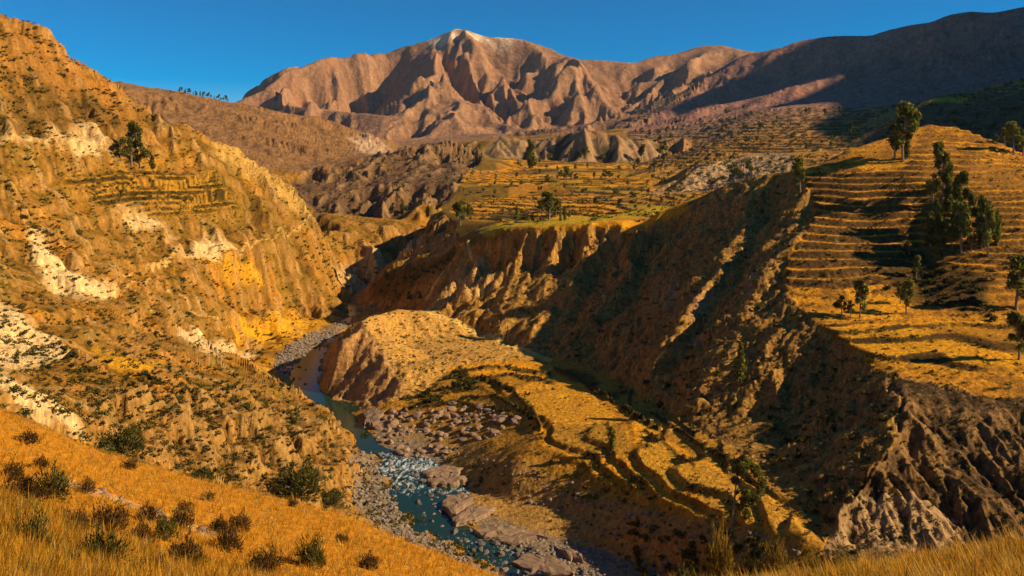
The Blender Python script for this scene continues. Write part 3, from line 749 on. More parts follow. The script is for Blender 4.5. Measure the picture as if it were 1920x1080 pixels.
for lam, sd in ((9.0, 401), (16.0, 402), (5.0, 403)):
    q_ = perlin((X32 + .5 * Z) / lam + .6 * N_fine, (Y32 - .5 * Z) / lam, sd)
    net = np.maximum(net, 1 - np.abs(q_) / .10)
net = np.clip(net, 0, 1)  # pale lines that paint sunlit ledges and trails onto the slopes
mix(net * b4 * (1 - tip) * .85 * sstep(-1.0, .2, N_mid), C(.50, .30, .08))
for pts in [[(1242, 560), (1262, 528), (1276, 535), (1268, 560), (1246, 580)], [(1290, 590), (1310, 555), (1338, 532), (1344, 552), (1325, 580), (1292, 606)], [(1290, 650), (1296, 622), (1318, 618), (1316, 650)], [(1395, 520), (1412, 500), (1420, 520), (1400, 560)]]:
    mix(poly(pts, 300, 480, 5) * b4 * .85, C(.40, .225, .12))
mix(lit * .7 * b4, C(.50, .31, .13))  # sunlit bowl of the cliff, its brightness painted into the colour
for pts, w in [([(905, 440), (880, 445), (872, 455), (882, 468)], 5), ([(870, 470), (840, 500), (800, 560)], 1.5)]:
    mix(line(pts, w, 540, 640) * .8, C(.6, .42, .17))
# plateau fields: every strip its own crop
b5 = R(5)
cell = np.floor(X32 / (35 + Y32 / 30) + 3.3 * perlin(TID * 3.1, TID * 1.7, 3) + .8 * perlin(X32 / 90, Y32 / 90, 31)).astype(np.int32)
hsh = _h1[_hash(cell, TID.astype(np.int32), 9)]
mix(b5, C(.40, .20, .035)); mix(b5 * (hsh < .5), C(.58, .28, .020)); mix(b5 * (hsh > .82), C(.20, .125, .03)); mix(b5 * ((hsh > .62) & (hsh < .72)), C(.34, .22, .025))
mix(b5 * sstep(.2, 1.1, N_mid + .3 * N_fine) * .5, C(.22, .12, .03))
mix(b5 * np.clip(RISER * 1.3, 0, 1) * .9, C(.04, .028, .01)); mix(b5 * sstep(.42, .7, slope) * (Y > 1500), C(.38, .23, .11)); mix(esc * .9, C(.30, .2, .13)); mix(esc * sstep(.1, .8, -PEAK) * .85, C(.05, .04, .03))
rimg = line([(905, 434), (960, 421), (1040, 417), (1120, 411), (1200, 402), (1240, 393)], 6, 540, 700, 3)
mix(rimg * b5 * .9, C(.40, .29, .025))
# terraced hill
b6 = R(6)
mix(b6, C(.42, .20, .028)); mix(b6 * sstep(-.1, .9, N_mid) * .5, C(.24, .12, .025))
right = sstep(1700, 1800, U)
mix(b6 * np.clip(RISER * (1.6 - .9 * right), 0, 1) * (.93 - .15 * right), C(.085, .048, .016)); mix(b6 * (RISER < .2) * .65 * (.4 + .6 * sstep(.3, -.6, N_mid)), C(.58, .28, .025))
mix(b6 * sstep(.5, 1.1, N_fine + .3 * N_mid) * .5, C(.065, .042, .01))
hc = _h1[_hash(np.floor(X32 / 16 + 2 * perlin(TID * 2.3, TID * 1.1, 4) + .6 * perlin(X32 / 30, Y32 / 30, 33)).astype(np.int32), TID.astype(np.int32), 12)]
mix(b6 * (hc < .25) * (RISER < .3) * .5, C(.26, .13, .022)); mix(b6 * (hc > .72) * (RISER < .3) * .55, C(.62, .30, .022))
mix(b6 * RISER * sstep(.1, .9, N_fine) * .5, C(.22, .145, .085))
mix(low_b * b6 * (RISER < .3) * .85, C(.58, .30, .02)); hc = _h1[_hash(np.floor(X32 / 16 + 2 * perlin(TID * 2.3, TID * 1.1, 4) + .6 * perlin(X32 / 30, Y32 / 30, 33)).astype(np.int32), TID.astype(np.int32), 12)]
mix(b6 * (hc < .25) * (RISER < .3) * .5, C(.26, .13, .022)); mix(b6 * (hc > .72) * (RISER < .3) * .55, C(.62, .30, .022))
mix(b6 * RISER * sstep(.1, .9, N_fine) * .5, C(.22, .145, .085))
mix(low_b * b6 * RISER * .8, C(.06, .04, .012))
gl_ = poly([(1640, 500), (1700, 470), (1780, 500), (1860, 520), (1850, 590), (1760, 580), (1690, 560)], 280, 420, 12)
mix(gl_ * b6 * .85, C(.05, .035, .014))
mix(b6 * sstep(.75, 1.2, SL) * .6, C(.12, .07, .03))
# knoll
b7 = R(7)
mix(b7, C(.20, .12, .06)); mix(b7 * sstep(-.1, .8, N_mid + .3 * N_fine) * .7, C(.09, .055, .03)); mix(b7 * sstep(.3, .9, N_fine) * .6, C(.045, .03, .014))
mix(b7 * poly([(1640, 695), (1750, 715), (1900, 690), (2600, 700), (2600, 775), (1860, 770), (1740, 750)], 200, 300, 8) * .8, C(.06, .038, .018))
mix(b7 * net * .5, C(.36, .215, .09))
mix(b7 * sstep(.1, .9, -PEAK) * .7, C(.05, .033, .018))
face = poly([(1680, 832), (1720, 850), (1790, 950), (1812, 1025), (1550, 1025), (1600, 930)], 140, 215, 10)
mix(face * b7 * sstep(-1.0, .1, PEAK * .6 + N_fine), C(.34, .23, .14))
# dark rocky hills, ridge, mountains, far valley
b8 = R(8)
mix(b8, C(.17, .10, .05)); mix(b8 * sstep(-.1, .8, N_mid) * .5, C(.12, .08, .035)); mix(b8 * sstep(.2, .8, PEAK) * .6, C(.32, .20, .10)); mix(b8 * sstep(.5, 1.1, N_fine) * .6, dark)
b9 = R(9)
mix(b9, C(.27, .15, .065)); mix(b9 * sstep(0, 1, N_mid) * .45, C(.24, .13, .05)); mix(b9 * sstep(.4, 1.2, N_fine + .3 * N_big) * .4, C(.46, .29, .17))
wt = poly([(650, 245), (690, 250), (735, 275), (740, 292), (690, 290), (665, 270)], 1900, 3300, 5)
mix(wt * .6, C(.55, .40, .28))
b10 = R(10)
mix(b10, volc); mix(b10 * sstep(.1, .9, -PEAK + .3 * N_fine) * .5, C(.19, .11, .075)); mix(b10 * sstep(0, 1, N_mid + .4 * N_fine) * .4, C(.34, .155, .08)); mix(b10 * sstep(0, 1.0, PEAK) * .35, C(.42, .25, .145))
cap = sstep(86, 62, Vb) * (np.abs(U - 890) < 90) * b10
mix(cap * .8 * sstep(-.7, .3, N_mid), C(.74, .58, .42))
b11 = R(11)
mix(b11, C(.33, .18, .13)); mix(b11 * sstep(-.2, .9, N_mid + .4 * N_big) * .55, C(.22, .12, .095))
b12 = R(12)
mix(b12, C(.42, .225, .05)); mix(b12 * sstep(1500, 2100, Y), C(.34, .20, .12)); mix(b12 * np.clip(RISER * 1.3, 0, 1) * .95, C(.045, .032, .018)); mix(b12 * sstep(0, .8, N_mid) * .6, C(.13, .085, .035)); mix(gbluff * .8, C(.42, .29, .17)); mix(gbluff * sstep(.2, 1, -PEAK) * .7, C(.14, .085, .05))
lf = poly([(1718, 184), (1815, 183), (1815, 192), (1722, 194)], 1190, 1320, 2)
mix(lf, C(.56, .33, .03))
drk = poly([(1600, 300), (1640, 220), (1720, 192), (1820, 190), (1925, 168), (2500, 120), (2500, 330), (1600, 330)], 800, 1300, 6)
mix(drk * b12 * (1 - lf) * .7, C(.10, .065, .055))  # shaded ground behind the hill, its shade put into the colour
# grassy slope at the viewer's feet
mix(r0, C(.50, .23, .02)); mix(r0 * sstep(-.2, .9, N_mid) * .5, C(.34, .15, .015)); mix(r0 * sstep(.3, 1.0, -N_fine) * .5, C(.50, .30, .10))
TRACK = np.zeros(Z.shape, np.float32)
for pts in [[(122, 905), (200, 930), (260, 952), (310, 970), (345, 985), (390, 1000)]]:
    TRACK = line(pts, 6, 5, 90, 4)
    mix(TRACK * r0 * .9, C(.54, .33, .17))
# river gravel
PLOTS = [([(850, 690), (930, 678), (1030, 686), (1000, 702), (880, 706)], C(.56, .27, .02)), ([(965, 735), (1000, 715), (1040, 700), (1110, 745), (1160, 790), (1050, 800), (1000, 775)], C(.50, .26, .03)),
         ([(1045, 800), (1160, 795), (1195, 850), (1100, 872), (1040, 838)], C(.34, .19, .035)), ([(1200, 800), (1290, 862), (1335, 905), (1250, 930), (1200, 870)], C(.50, .27, .035)),
         ([(1120, 745), (1180, 785), (1190, 840), (1165, 790)], C(.36, .17, .018)), ([(1290, 872), (1400, 902), (1480, 960), (1525, 1012), (1400, 985), (1320, 960)], C(.46, .25, .04)), ([(880, 708), (960, 702), (1000, 712), (965, 732), (900, 728)], C(.34, .18, .02))]
for pts, c in PLOTS:
    mix(poly(pts, 195, 450, 3) * b2 * .75, c)
mix(b2 * fld * sstep(.4, 1.1, N_mid + .5 * N_fine) * .6, C(.22, .115, .018))
mix(HEDGE * b2 * .9, C(.085, .055, .016))
mix(GRAVEL * sstep(-1.4, -.2, N_mid), grey); PLOTS = [([(850, 690), (930, 678), (1030, 686), (1000, 702), (880, 706)], C(.56, .27, .02)), ([(965, 735), (1000, 715), (1040, 700), (1110, 745), (1160, 790), (1050, 800), (1000, 775)], C(.50, .26, .03)),
         ([(1045, 800), (1160, 795), (1195, 850), (1100, 872), (1040, 838)], C(.34, .19, .035)), ([(1200, 800), (1290, 862), (1335, 905), (1250, 930), (1200, 870)], C(.50, .27, .035)),
         ([(1120, 745), (1180, 785), (1190, 840), (1165, 790)], C(.36, .17, .018)), ([(1290, 872), (1400, 902), (1480, 960), (1525, 1012), (1400, 985), (1320, 960)], C(.46, .25, .04)), ([(880, 708), (960, 702), (1000, 712), (965, 732), (900, 728)], C(.34, .18, .02))]
for pts, c in PLOTS:
    mix(poly(pts, 195, 450, 3) * b2 * .75, c)
mix(b2 * fld * sstep(.4, 1.1, N_mid + .5 * N_fine) * .6, C(.22, .115, .018))
mix(HEDGE * b2 * .9, C(.085, .055, .016))
mix(GRAVEL * sstep(.2, 1, N_fine) * .7, C(.12, .10, .09))
COLR *= np.clip(1 + .26 * N_fine + .18 * N_speck, .3, 1.8)[..., None]
COLR = COLR * np.where((REG <= 7)[..., None], np.array([1.02, .98, .80], np.float32), np.array([1.0, .97, .92], np.float32))
COLR = 1.22 * COLR ** 1.14
COLR = np.clip(COLR, .004, .85)
print('colours', round(time.time() - T0, 1))

# ------------------------------------------------------------------ materials
def material(name, build):
    m = bpy.data.materials.new(name); m.use_nodes = True
    nt = m.node_tree; b = nt.nodes['Principled BSDF']
    build(nt, b)
    return m
def node(nt, t, **kw):
    n = nt.nodes.new(t)
    for k, v in kw.items(): setattr(n, k, v)
    return n
def land_mat(name, scale, bump, dist, contrast=.35):
    def build(nt, b):
        b.inputs['Roughness'].default_value = 1.0
        b.inputs['Specular IOR Level'].default_value = 0.1
        at = node(nt, 'ShaderNodeAttribute', attribute_name='Col')
        tc = node(nt, 'ShaderNodeTexCoord')
        nz = node(nt, 'ShaderNodeTexNoise'); nz.inputs['Scale'].default_value = scale; nz.inputs['Detail'].default_value = 5; nz.inputs['Roughness'].default_value = .65
        nt.links.new(tc.outputs['Object'], nz.inputs['Vector'])
        mr = node(nt, 'ShaderNodeMapRange'); mr.inputs['From Min'].default_value = .3; mr.inputs['From Max'].default_value = .7
        mr.inputs['To Min'].default_value = 1 - contrast; mr.inputs['To Max'].default_value = 1 + contrast
        nt.links.new(nz.outputs['Fac'], mr.inputs['Value'])
        mx = node(nt, 'ShaderNodeVectorMath', operation='SCALE')
        nt.links.new(at.outputs['Color'], mx.inputs[0]); nt.links.new(mr.outputs[0], mx.inputs['Scale'])
        nt.links.new(mx.outputs[0], b.inputs['Base Color'])
        bp = node(nt, 'ShaderNodeBump'); bp.inputs['Strength'].default_value = bump; bp.inputs['Distance'].default_value = dist
        nt.links.new(nz.outputs['Fac'], bp.inputs['Height']); nt.links.new(bp.outputs[0], b.inputs['Normal'])
    return material(name, build)
MAT_NEAR = land_mat('dry_soil', 6.0, .8, .12)
MAT_MID = land_mat('canyon_rock', .55, .9, 1.4)
MAT_FAR = land_mat('mountain_rock', .035, .8, 18.0, .25)

def grid_mesh(name, x, y, z, facemask, attrs, mat):
    nr, nc = x.shape
    idx = np.arange(nr * nc, dtype=np.int32).reshape(nr, nc)
    q = np.stack([idx[:-1, :-1], idx[:-1, 1:], idx[1:, 1:], idx[1:, :-1]], -1)[facemask]
    used, inv = np.unique(q, return_inverse=True)
    q = inv.reshape(-1, 4).astype(np.int32)
    co = np.stack([x.ravel()[used], y.ravel()[used], z.ravel()[used]], -1).astype(np.float32)
    me = bpy.data.meshes.new(name)
    me.vertices.add(len(co)); me.vertices.foreach_set('co', co.ravel())
    me.loops.add(q.size); me.loops.foreach_set('vertex_index', q.ravel())
    me.polygons.add(len(q)); me.polygons.foreach_set('loop_start', np.arange(0, q.size, 4, dtype=np.int32))
    me.update(calc_edges=True)
    me.shade_smooth()
    for an, av in attrs.items():
        at = me.attributes.new(an, 'FLOAT_COLOR', 'POINT')
        c = np.ones((len(used), 4), np.float32); c[:, :3] = av.reshape(-1, 3)[used]
        at.data.foreach_set('color', c.ravel())
    me.materials.append(mat)
    o = bpy.data.objects.new(name, me)
    COL.objects.link(o)
    return o
LAND_LABELS = ['golden grassy slope falling away at the viewer\'s feet', 'steep sunlit canyon hillside of ochre scrub, pale scree and cliffs on the far side of the river', 'golden valley floor of dry fields beside the river',
               'blunt sandstone outcrop rising over the bend of the river', 'eroded cliff and dark shaded slope below the plateau rim', 'plateau of golden field strips and dark walls above the cliff',
               'terraced hill with stone walled steps and tall trees', 'gullied grey brown knoll below the terraced hill', 'dark jagged rocky hills beyond the gorge', 'smooth brown ridge below the big mountain',
               'broad pinkish brown mountain with a pale summit', 'shaded blue brown mountain range sloping down from the upper corner', 'terraced far valley under the shaded range']
FR = REG[:-1, :-1]
for k, nm in enumerate(NAMES):
    fm = FR == k
    if fm.sum() == 0: print('empty region', nm); continue
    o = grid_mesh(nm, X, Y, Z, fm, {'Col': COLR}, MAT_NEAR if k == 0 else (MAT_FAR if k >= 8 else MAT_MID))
    o['kind'] = 'structure'; o['label'] = LAND_LABELS[k]
print('land', round(time.time() - T0, 1))

# ------------------------------------------------------------------ river
def build_water(nt, b):
    b.inputs['Roughness'].default_value = .06
    b.inputs['IOR'].default_value = 1.33
    tc = node(nt, 'ShaderNodeTexCoord')
    nz = node(nt, 'ShaderNodeTexNoise'); nz.inputs['Scale'].default_value = .55; nz.inputs['Detail'].default_value = 4
    nt.links.new(tc.outputs['Object'], nz.inputs['Vector'])
    bp = node(nt, 'ShaderNodeBump'); bp.inputs['Strength'].default_value = .12; bp.inputs['Distance'].default_value = .3
    nt.links.new(nz.outputs['Fac'], bp.inputs['Height']); nt.links.new(bp.outputs[0], b.inputs['Normal'])
    at = node(nt, 'ShaderNodeAttribute', attribute_name='Foam')
    n2 = node(nt, 'ShaderNodeTexNoise'); n2.inputs['Scale'].default_value = .45; n2.inputs['Detail'].default_value = 6; n2.inputs['Roughness'].default_value = .7
    mp = node(nt, 'ShaderNodeMapping'); mp.inputs['Scale'].default_value = (1.5, .55, 1); mp.inputs['Rotation'].default_value = (0, 0, -.45)
    nt.links.new(tc.outputs['Object'], mp.inputs['Vector']); nt.links.new(mp.outputs[0], n2.inputs['Vector'])
    ad = node(nt, 'ShaderNodeMath', operation='MULTIPLY_ADD'); ad.inputs[1].default_value = .42; 
    nt.links.new(at.outputs['Fac'], ad.inputs[0]); nt.links.new(n2.outputs['Fac'], ad.inputs[2])
    mr = node(nt, 'ShaderNodeMapRange'); mr.inputs['From Min'].default_value = .78; mr.inputs['From Max'].default_value = .92
    nt.links.new(ad.outputs[0], mr.inputs['Value'])
    mx = node(nt, 'ShaderNodeMix', data_type='RGBA')
    mx.inputs['A'].default_value = (.012, .034, .020, 1); mx.inputs['B'].default_value = (.62, .68, .66, 1)
    nt.links.new(mr.outputs[0], mx.inputs['Factor']); nt.links.new(mx.outputs['Result'], b.inputs['Base Color'])
    rr = node(nt, 'ShaderNodeMapRange'); rr.inputs['To Min'].default_value = .17; rr.inputs['To Max'].default_value = .8
    nt.links.new(mr.outputs[0], rr.inputs['Value']); nt.links.new(rr.outputs[0], b.inputs['Roughness'])
MAT_WATER = material('river_water', build_water)
rv = np.linspace(556, 1125, 160)
lu = np.interp(rv, [p[1] for p in LEFT_WATER], [p[0] for p in LEFT_WATER]); ru = np.interp(rv, [p[1] for p in RIGHT_WATER], [p[0] for p in RIGHT_WATER])
rY = 120 * F / (rv - V0)
foam = np.interp(rv, [556, 590, 600, 640, 660, 690, 700, 830, 850, 870, 900, 925, 940, 985, 1005, 1030, 1125], [.4, .3, .1, .1, .3, .2, 0, 0, .6, .8, .7, .6, .2, .15, .5, .5, .6])
vs, fs, fo = [], [], []
NW = 14
for j in range(len(rv)):
    x0 = (lu[j] - U0) / F * rY[j] - 9; x1 = (ru[j] - U0) / F * rY[j] + 9
    for i in range(NW + 1):
        vs.append((x0 + (x1 - x0) * i / NW, rY[j], WZ)); fo.append(foam[j])
for j in range(len(rv) - 1):
    for i in range(NW):
        a = j * (NW + 1) + i
        fs.append((a, a + NW + 1, a + NW + 2, a + 1))
me = bpy.data.meshes.new('river'); me.from_pydata(vs, [], fs); me.update()
at = me.attributes.new('Foam', 'FLOAT', 'POINT'); at.data.foreach_set('value', np.array(fo, np.float32))
me.materials.append(MAT_WATER)
if me.polygons[0].normal.z < 0: me.flip_normals()
o = bpy.data.objects.new('river', me); COL.objects.link(o); o['kind'] = 'structure'; o['label'] = 'dark green river with white rapids winding through the canyon'

# ------------------------------------------------------------------ finding a spot on the land
TT = Z / Y
RUN = np.maximum.accumulate(TT, 0)
VISIBLE = TT >= RUN - 1e-6
def pick(u, v, ymin=0, ymax=1e9):
    """the first point of the land met along the sight line through a pixel of the photograph"""
    i = int(np.clip(np.searchsorted(FA, (u - U0) / F), 1, NC - 2))
    t = (V0 - v) / F
    ok = np.nonzero((TT[:, i] >= t) & (Y[:, i] >= ymin) & (Y[:, i] <= ymax))[0]
    if len(ok) == 0: return None
    j = ok[0]
    if j > 0 and RUN[j, i] > TT[j, i] + .02: pass
    return Vector((X[j, i], Y[j, i], Z[j, i]))
def ground(x, y):
    i = int(np.clip(np.searchsorted(FA, x / y), 1, NC - 2))
    j = int(np.clip(np.searchsorted(FL[:, i], math.log(y)), 1, NR - 1))
    l0, l1 = FL[j - 1, i], FL[j, i]
    s = (math.log(y) - l0) / max(1e-9, l1 - l0)
    return float(Z[j - 1, i] * (1 - s) + Z[j, i] * s)
def tag(o, label=None, cat=None, group=None, kind=None):
    if label: o['label'] = label
    if cat: o['category'] = cat
    if group: o['group'] = group
    if kind: o['kind'] = kind
    return o
def new_mesh(name, verts, faces, mats, fmat=None, col=None):
    me = bpy.data.meshes.new(name)
    me.from_pydata([tuple(v) for v in verts], [], [tuple(int(i) for i in f) for f in faces])
    for m in mats: me.materials.append(m)
    if fmat is not None: me.polygons.foreach_set('material_index', np.array(fmat, np.int32))
    if col is not None:
        at = me.attributes.new('Col', 'FLOAT_COLOR', 'POINT')
        c = np.ones((len(verts), 4), np.float32); c[:, :3] = col
        at.data.foreach_set('color', c.ravel())
    me.update()
    return me
def link(name, data, parent=None, loc=None, rot=0.0, sc=1.0):
    o = bpy.data.objects.new(name, data)
    COL.objects.link(o)
    if parent is not None: o.parent = parent
    if loc is not None: o.location = loc
    o.rotation_euler = (0, 0, rot)
    o.scale = (sc, sc, sc) if not isinstance(sc, tuple) else sc
    return o

# ------------------------------------------------------------------ plant and rock materials
def leaf_mat(name, trans=.35):
    def build(nt, b):
        at = node(nt, 'ShaderNodeAttribute', attribute_name='Col')
        oi = node(nt, 'ShaderNodeObjectInfo')
        mr = node(nt, 'ShaderNodeMapRange'); mr.inputs['To Min'].default_value = .7; mr.inputs['To Max'].default_value = 1.3
        nt.links.new(oi.outputs['Random'], mr.inputs['Value'])
        mx = node(nt, 'ShaderNodeVectorMath', operation='SCALE')
        nt.links.new(at.outputs['Color'], mx.inputs[0]); nt.links.new(mr.outputs[0], mx.inputs['Scale'])
        b.inputs['Roughness'].default_value = .8
        b.inputs['Specular IOR Level'].default_value = .2
        nt.links.new(mx.outputs[0], b.inputs['Base Color'])
        tr = node(nt, 'ShaderNodeBsdfTranslucent'); nt.links.new(mx.outputs[0], tr.inputs['Color'])
        ms = node(nt, 'ShaderNodeMixShader'); ms.inputs[0].default_value = trans
        nt.links.new(b.outputs[0], ms.inputs[1]); nt.links.new(tr.outputs[0], ms.inputs[2])
        nt.links.new(ms.outputs[0], nt.nodes['Material Output'].inputs['Surface'])
    return material(name, build)
MAT_LEAF = leaf_mat('foliage')
MAT_GRASS = leaf_mat('dry_grass', .4)
def build_bark(nt, b):
    b.inputs['Base Color'].default_value = (.13, .085, .05, 1); b.inputs['Roughness'].default_value = .9
    nz = node(nt, 'ShaderNodeTexNoise'); nz.inputs['Scale'].default_value = 3
    rp = node(nt, 'ShaderNodeMix', data_type='RGBA'); rp.inputs['A'].default_value = (.10, .065, .04, 1); rp.inputs['B'].default_value = (.38, .28, .19, 1)
    nt.links.new(nz.outputs['Fac'], rp.inputs['Factor']); nt.links.new(rp.outputs['Result'], b.inputs['Base Color'])
MAT_BARK = material('bark', build_bark)
def rock_mat(name, c0, c1):
    def build(nt, b):
        b.inputs['Roughness'].default_value = .9
        tc = node(nt, 'ShaderNodeTexCoord'); oi = node(nt, 'ShaderNodeObjectInfo')
        nz = node(nt, 'ShaderNodeTexNoise'); nz.inputs['Scale'].default_value = 1.4; nz.inputs['Detail'].default_value = 6
        nt.links.new(tc.outputs['Object'], nz.inputs['Vector'])
        rp = node(nt, 'ShaderNodeMix', data_type='RGBA'); rp.inputs['A'].default_value = (*c0, 1); rp.inputs['B'].default_value = (*c1, 1)
        ad = node(nt, 'ShaderNodeMath', operation='MULTIPLY_ADD'); ad.inputs[1].default_value = .5; ad.inputs[2].default_value = -.25
        nt.links.new(oi.outputs['Random'], ad.inputs[0])
        a2 = node(nt, 'ShaderNodeMath', operation='ADD', use_clamp=True); nt.links.new(ad.outputs[0], a2.inputs[0]); nt.links.new(nz.outputs['Fac'], a2.inputs[1])
        nt.links.new(a2.outputs[0], rp.inputs['Factor']); nt.links.new(rp.outputs['Result'], b.inputs['Base Color'])
        bp = node(nt, 'ShaderNodeBump'); bp.inputs['Strength'].default_value = .6; bp.inputs['Distance'].default_value = .15
        nt.links.new(nz.outputs['Fac'], bp.inputs['Height']); nt.links.new(bp.outputs[0], b.inputs['Normal'])
    return material(name, build)
MAT_GREY = rock_mat('river_stone', (.085, .064, .05), (.28, .215, .165))
MAT_WET = rock_mat('wet_stone', (.05, .042, .036), (.17, .14, .115))
MAT_SAND = rock_mat('sandstone', (.14, .085, .05), (.36, .22, .12))

# ------------------------------------------------------------------ plant meshes
rg = np.random.default_rng(11)
def cards(centers, size, up=.0, flat=1.0, seed=0):
    """one small leaf triangle at every centre, turned at random"""
    r = np.random.default_rng(seed)
    n = len(centers)
    d = r.normal(size=(n, 3)); d /= np.linalg.norm(d, axis=1, keepdims=True)
    d[:, 2] = d[:, 2] * flat + up; d /= np.linalg.norm(d, axis=1, keepdims=True)
    e = np.cross(d, r.normal(size=(n, 3))); e /= np.linalg.norm(e, axis=1, keepdims=True) + 1e-9
    s = size * (.6 + .8 * r.random((n, 1)))
    a = centers - d * s * .6 + e * s * .42; b = centers - d * s * .6 - e * s * .42; c = centers + d * s * .8
    v = np.stack([a, b, c], 1).reshape(-1, 3)
    f = np.arange(3 * n).reshape(n, 3)
    return v, f
def tube(path, radii, sides=6):
    v, f = [], []
    for k, (p, r) in enumerate(zip(path, radii)):
        p = Vector(p)
        t = (Vector(path[min(k + 1, len(path) - 1)]) - Vector(path[max(k - 1, 0)])).normalized()
        a = t.orthogonal().normalized(); b = t.cross(a)
        for s in range(sides):
            q = 2 * math.pi * s / sides
            v.append(p + (a * math.cos(q) + b * math.sin(q)) * r)
    for k in range(len(path) - 1):
        for s in range(sides):
            f.append((k * sides + s, k * sides + (s + 1) % sides, (k + 1) * sides + (s + 1) % sides, (k + 1) * sides + s))
    return v, f
def clump_points(r, c, rad, n, squash=1.0):
    p = r.normal(size=(n, 3)); p /= np.linalg.norm(p, axis=1, keepdims=True)
    p *= (r.random((n, 1)) ** .45) * rad
    p[:, 2] *= squash
    return p + np.array(c)
def leaf_cols(r, n, c0, c1):
    t = np.repeat(r.random(n), 3)[:, None]
    return np.array(c0) * (1 - t) + np.array(c1) * t
GREEN0, GREEN1 = (.06, .07, .012), (.24, .22, .03)
def make_tree(kind, seed, leaves=1.0):
    """a tree ten metres tall: (trunk mesh, crown mesh)"""
    r = np.random.default_rng(seed)
    tv, tf, cl = [], [], []
    def add(path, radii, sides=5):
        v, f = tube(path, radii, sides); o = len(tv); tv.extend(v); tf.extend([tuple(i + o for i in q) for q in f])
    lean = r.normal(size=2) * (.5 if kind != 'poplar' else .15)
    P = lambda t: (lean[0] * t * t + .15 * math.sin(5 * t + seed), lean[1] * t * t + .12 * math.cos(4 * t + seed), 10 * t)
    add([P(t) for t in np.linspace(-.06, .93, 7)], np.linspace(.30, .06, 7), 6)
    if kind == 'poplar':
        for t in np.linspace(.14, .97, 13):
            p = np.array(P(t)); w = .95 * math.sin(math.pi * min(1, .18 + .85 * t)) ** .7 + .15
            cl.append((p + np.array([*(r.normal(size=2) * .25), 0]), w, 1.25))
    elif kind == 'round':
        for k in range(11):
            q = r.random() * 6.28; h = r.uniform(.3, .92); w = 2.6 * math.sin(math.pi * min(1, (h - .12) / .9)) * r.uniform(.5, 1)
            p = np.array(P(h)); tip = p + np.array([math.cos(q) * w, math.sin(q) * w, .3])
            add([P(h * .7), tuple((np.array(P(h * .7)) + tip) / 2 + np.array([0, 0, .2])), tuple(tip)], [.12, .08, .03], 4)
            cl.append((tip, r.uniform(1.1, 1.7), .85))
    else:                                       # eucalyptus: clumps of foliage on ascending limbs, with gaps
        for k in range(12):
            q = r.random() * 6.28 + k * 2.4; h = .30 + .62 * (k / 11) ** .8; w = (2.0 * (1 - abs(h - .58) * 1.5)) * r.uniform(.45, 1.1)
            p = np.array(P(h)); tip = p + np.array([math.cos(q) * w, math.sin(q) * w, r.uniform(.2, .9)])
            add([P(h * .82), tuple((np.array(P(h * .82)) + tip) / 2 + np.array([0, 0, .1])), tuple(tip)], [.10, .07, .03], 4)
            cl.append((tip, r.uniform(.65, 1.15), 1.2))
        cl.append((np.array(P(.96)), .75, 1.4))
    pts = np.concatenate([clump_points(r, c, rad, int((70 if kind != 'poplar' else 60) * leaves), sq) for c, rad, sq in cl])
    v, f = cards(pts, .62 / leaves ** .5, .15, 1.2, seed)
    shade = np.concatenate([np.full(int((70 if kind != 'poplar' else 60) * leaves) * 3, r.uniform(.7, 1.35)) for _ in cl])[:, None]
    col = leaf_cols(r, len(pts), GREEN0, GREEN1) * shade
    return new_mesh('trunk', tv, tf, [MAT_BARK]), new_mesh('crown', v, f, [MAT_LEAF], col=col)
TREES = {k: [make_tree(k, 100 + 10 * n + i) for i in range(4)] for n, k in enumerate(('eucalyptus', 'poplar', 'round'))}
def merged(pair):
    t, c = pair
    vs = [v.co[:] for v in t.vertices] + [v.co[:] for v in c.vertices]
    o = len(t.vertices)
    fs = [tuple(p.vertices) for p in t.polygons] + [tuple(i + o for i in p.vertices) for p in c.polygons]
    fm = [0] * len(t.polygons) + [1] * len(c.polygons)
    col = np.zeros((len(vs), 3)); 
    cc = np.empty(len(c.vertices) * 4, np.float32); c.attributes['Col'].data.foreach_get('color', cc); col[o:] = cc.reshape(-1, 4)[:, :3]
    return new_mesh('tree', vs, fs, [MAT_BARK, MAT_LEAF], fm, col)
SMALL = {k: [merged(p) for p in v] for k, v in TREES.items()}
rnd = random.Random(5)
def plant_tree(kind, u, v, hpx, label, group=None, wide=1.0, at=None, name=None):
    p = at or pick(u, v, 100)
    if p is None: print('no ground at', u, v); return
    h = hpx / F * p.y
    s = h / 10.0
    i = rnd.randrange(4)
    nm = name or {'eucalyptus': 'eucalyptus_tree', 'poplar': 'poplar_tree', 'round': 'bushy_tree'}[kind]
    sc = (s * wide, s * wide, s)
    if hpx >= 24:
        o = link(nm, None, loc=p, rot=rnd.random() * 6.28, sc=sc)
        tr, cr = TREES[kind][i]
        link('trunk', tr, o); link('crown', cr, o)
    else:
        o = link(nm, SMALL[kind][i], loc=p, rot=rnd.random() * 6.28, sc=sc)
    tag(o, label, 'tree', group)
    return o
E, PO, RO = 'eucalyptus', 'poplar', 'round'
GH = 'trees on the terraced hill'
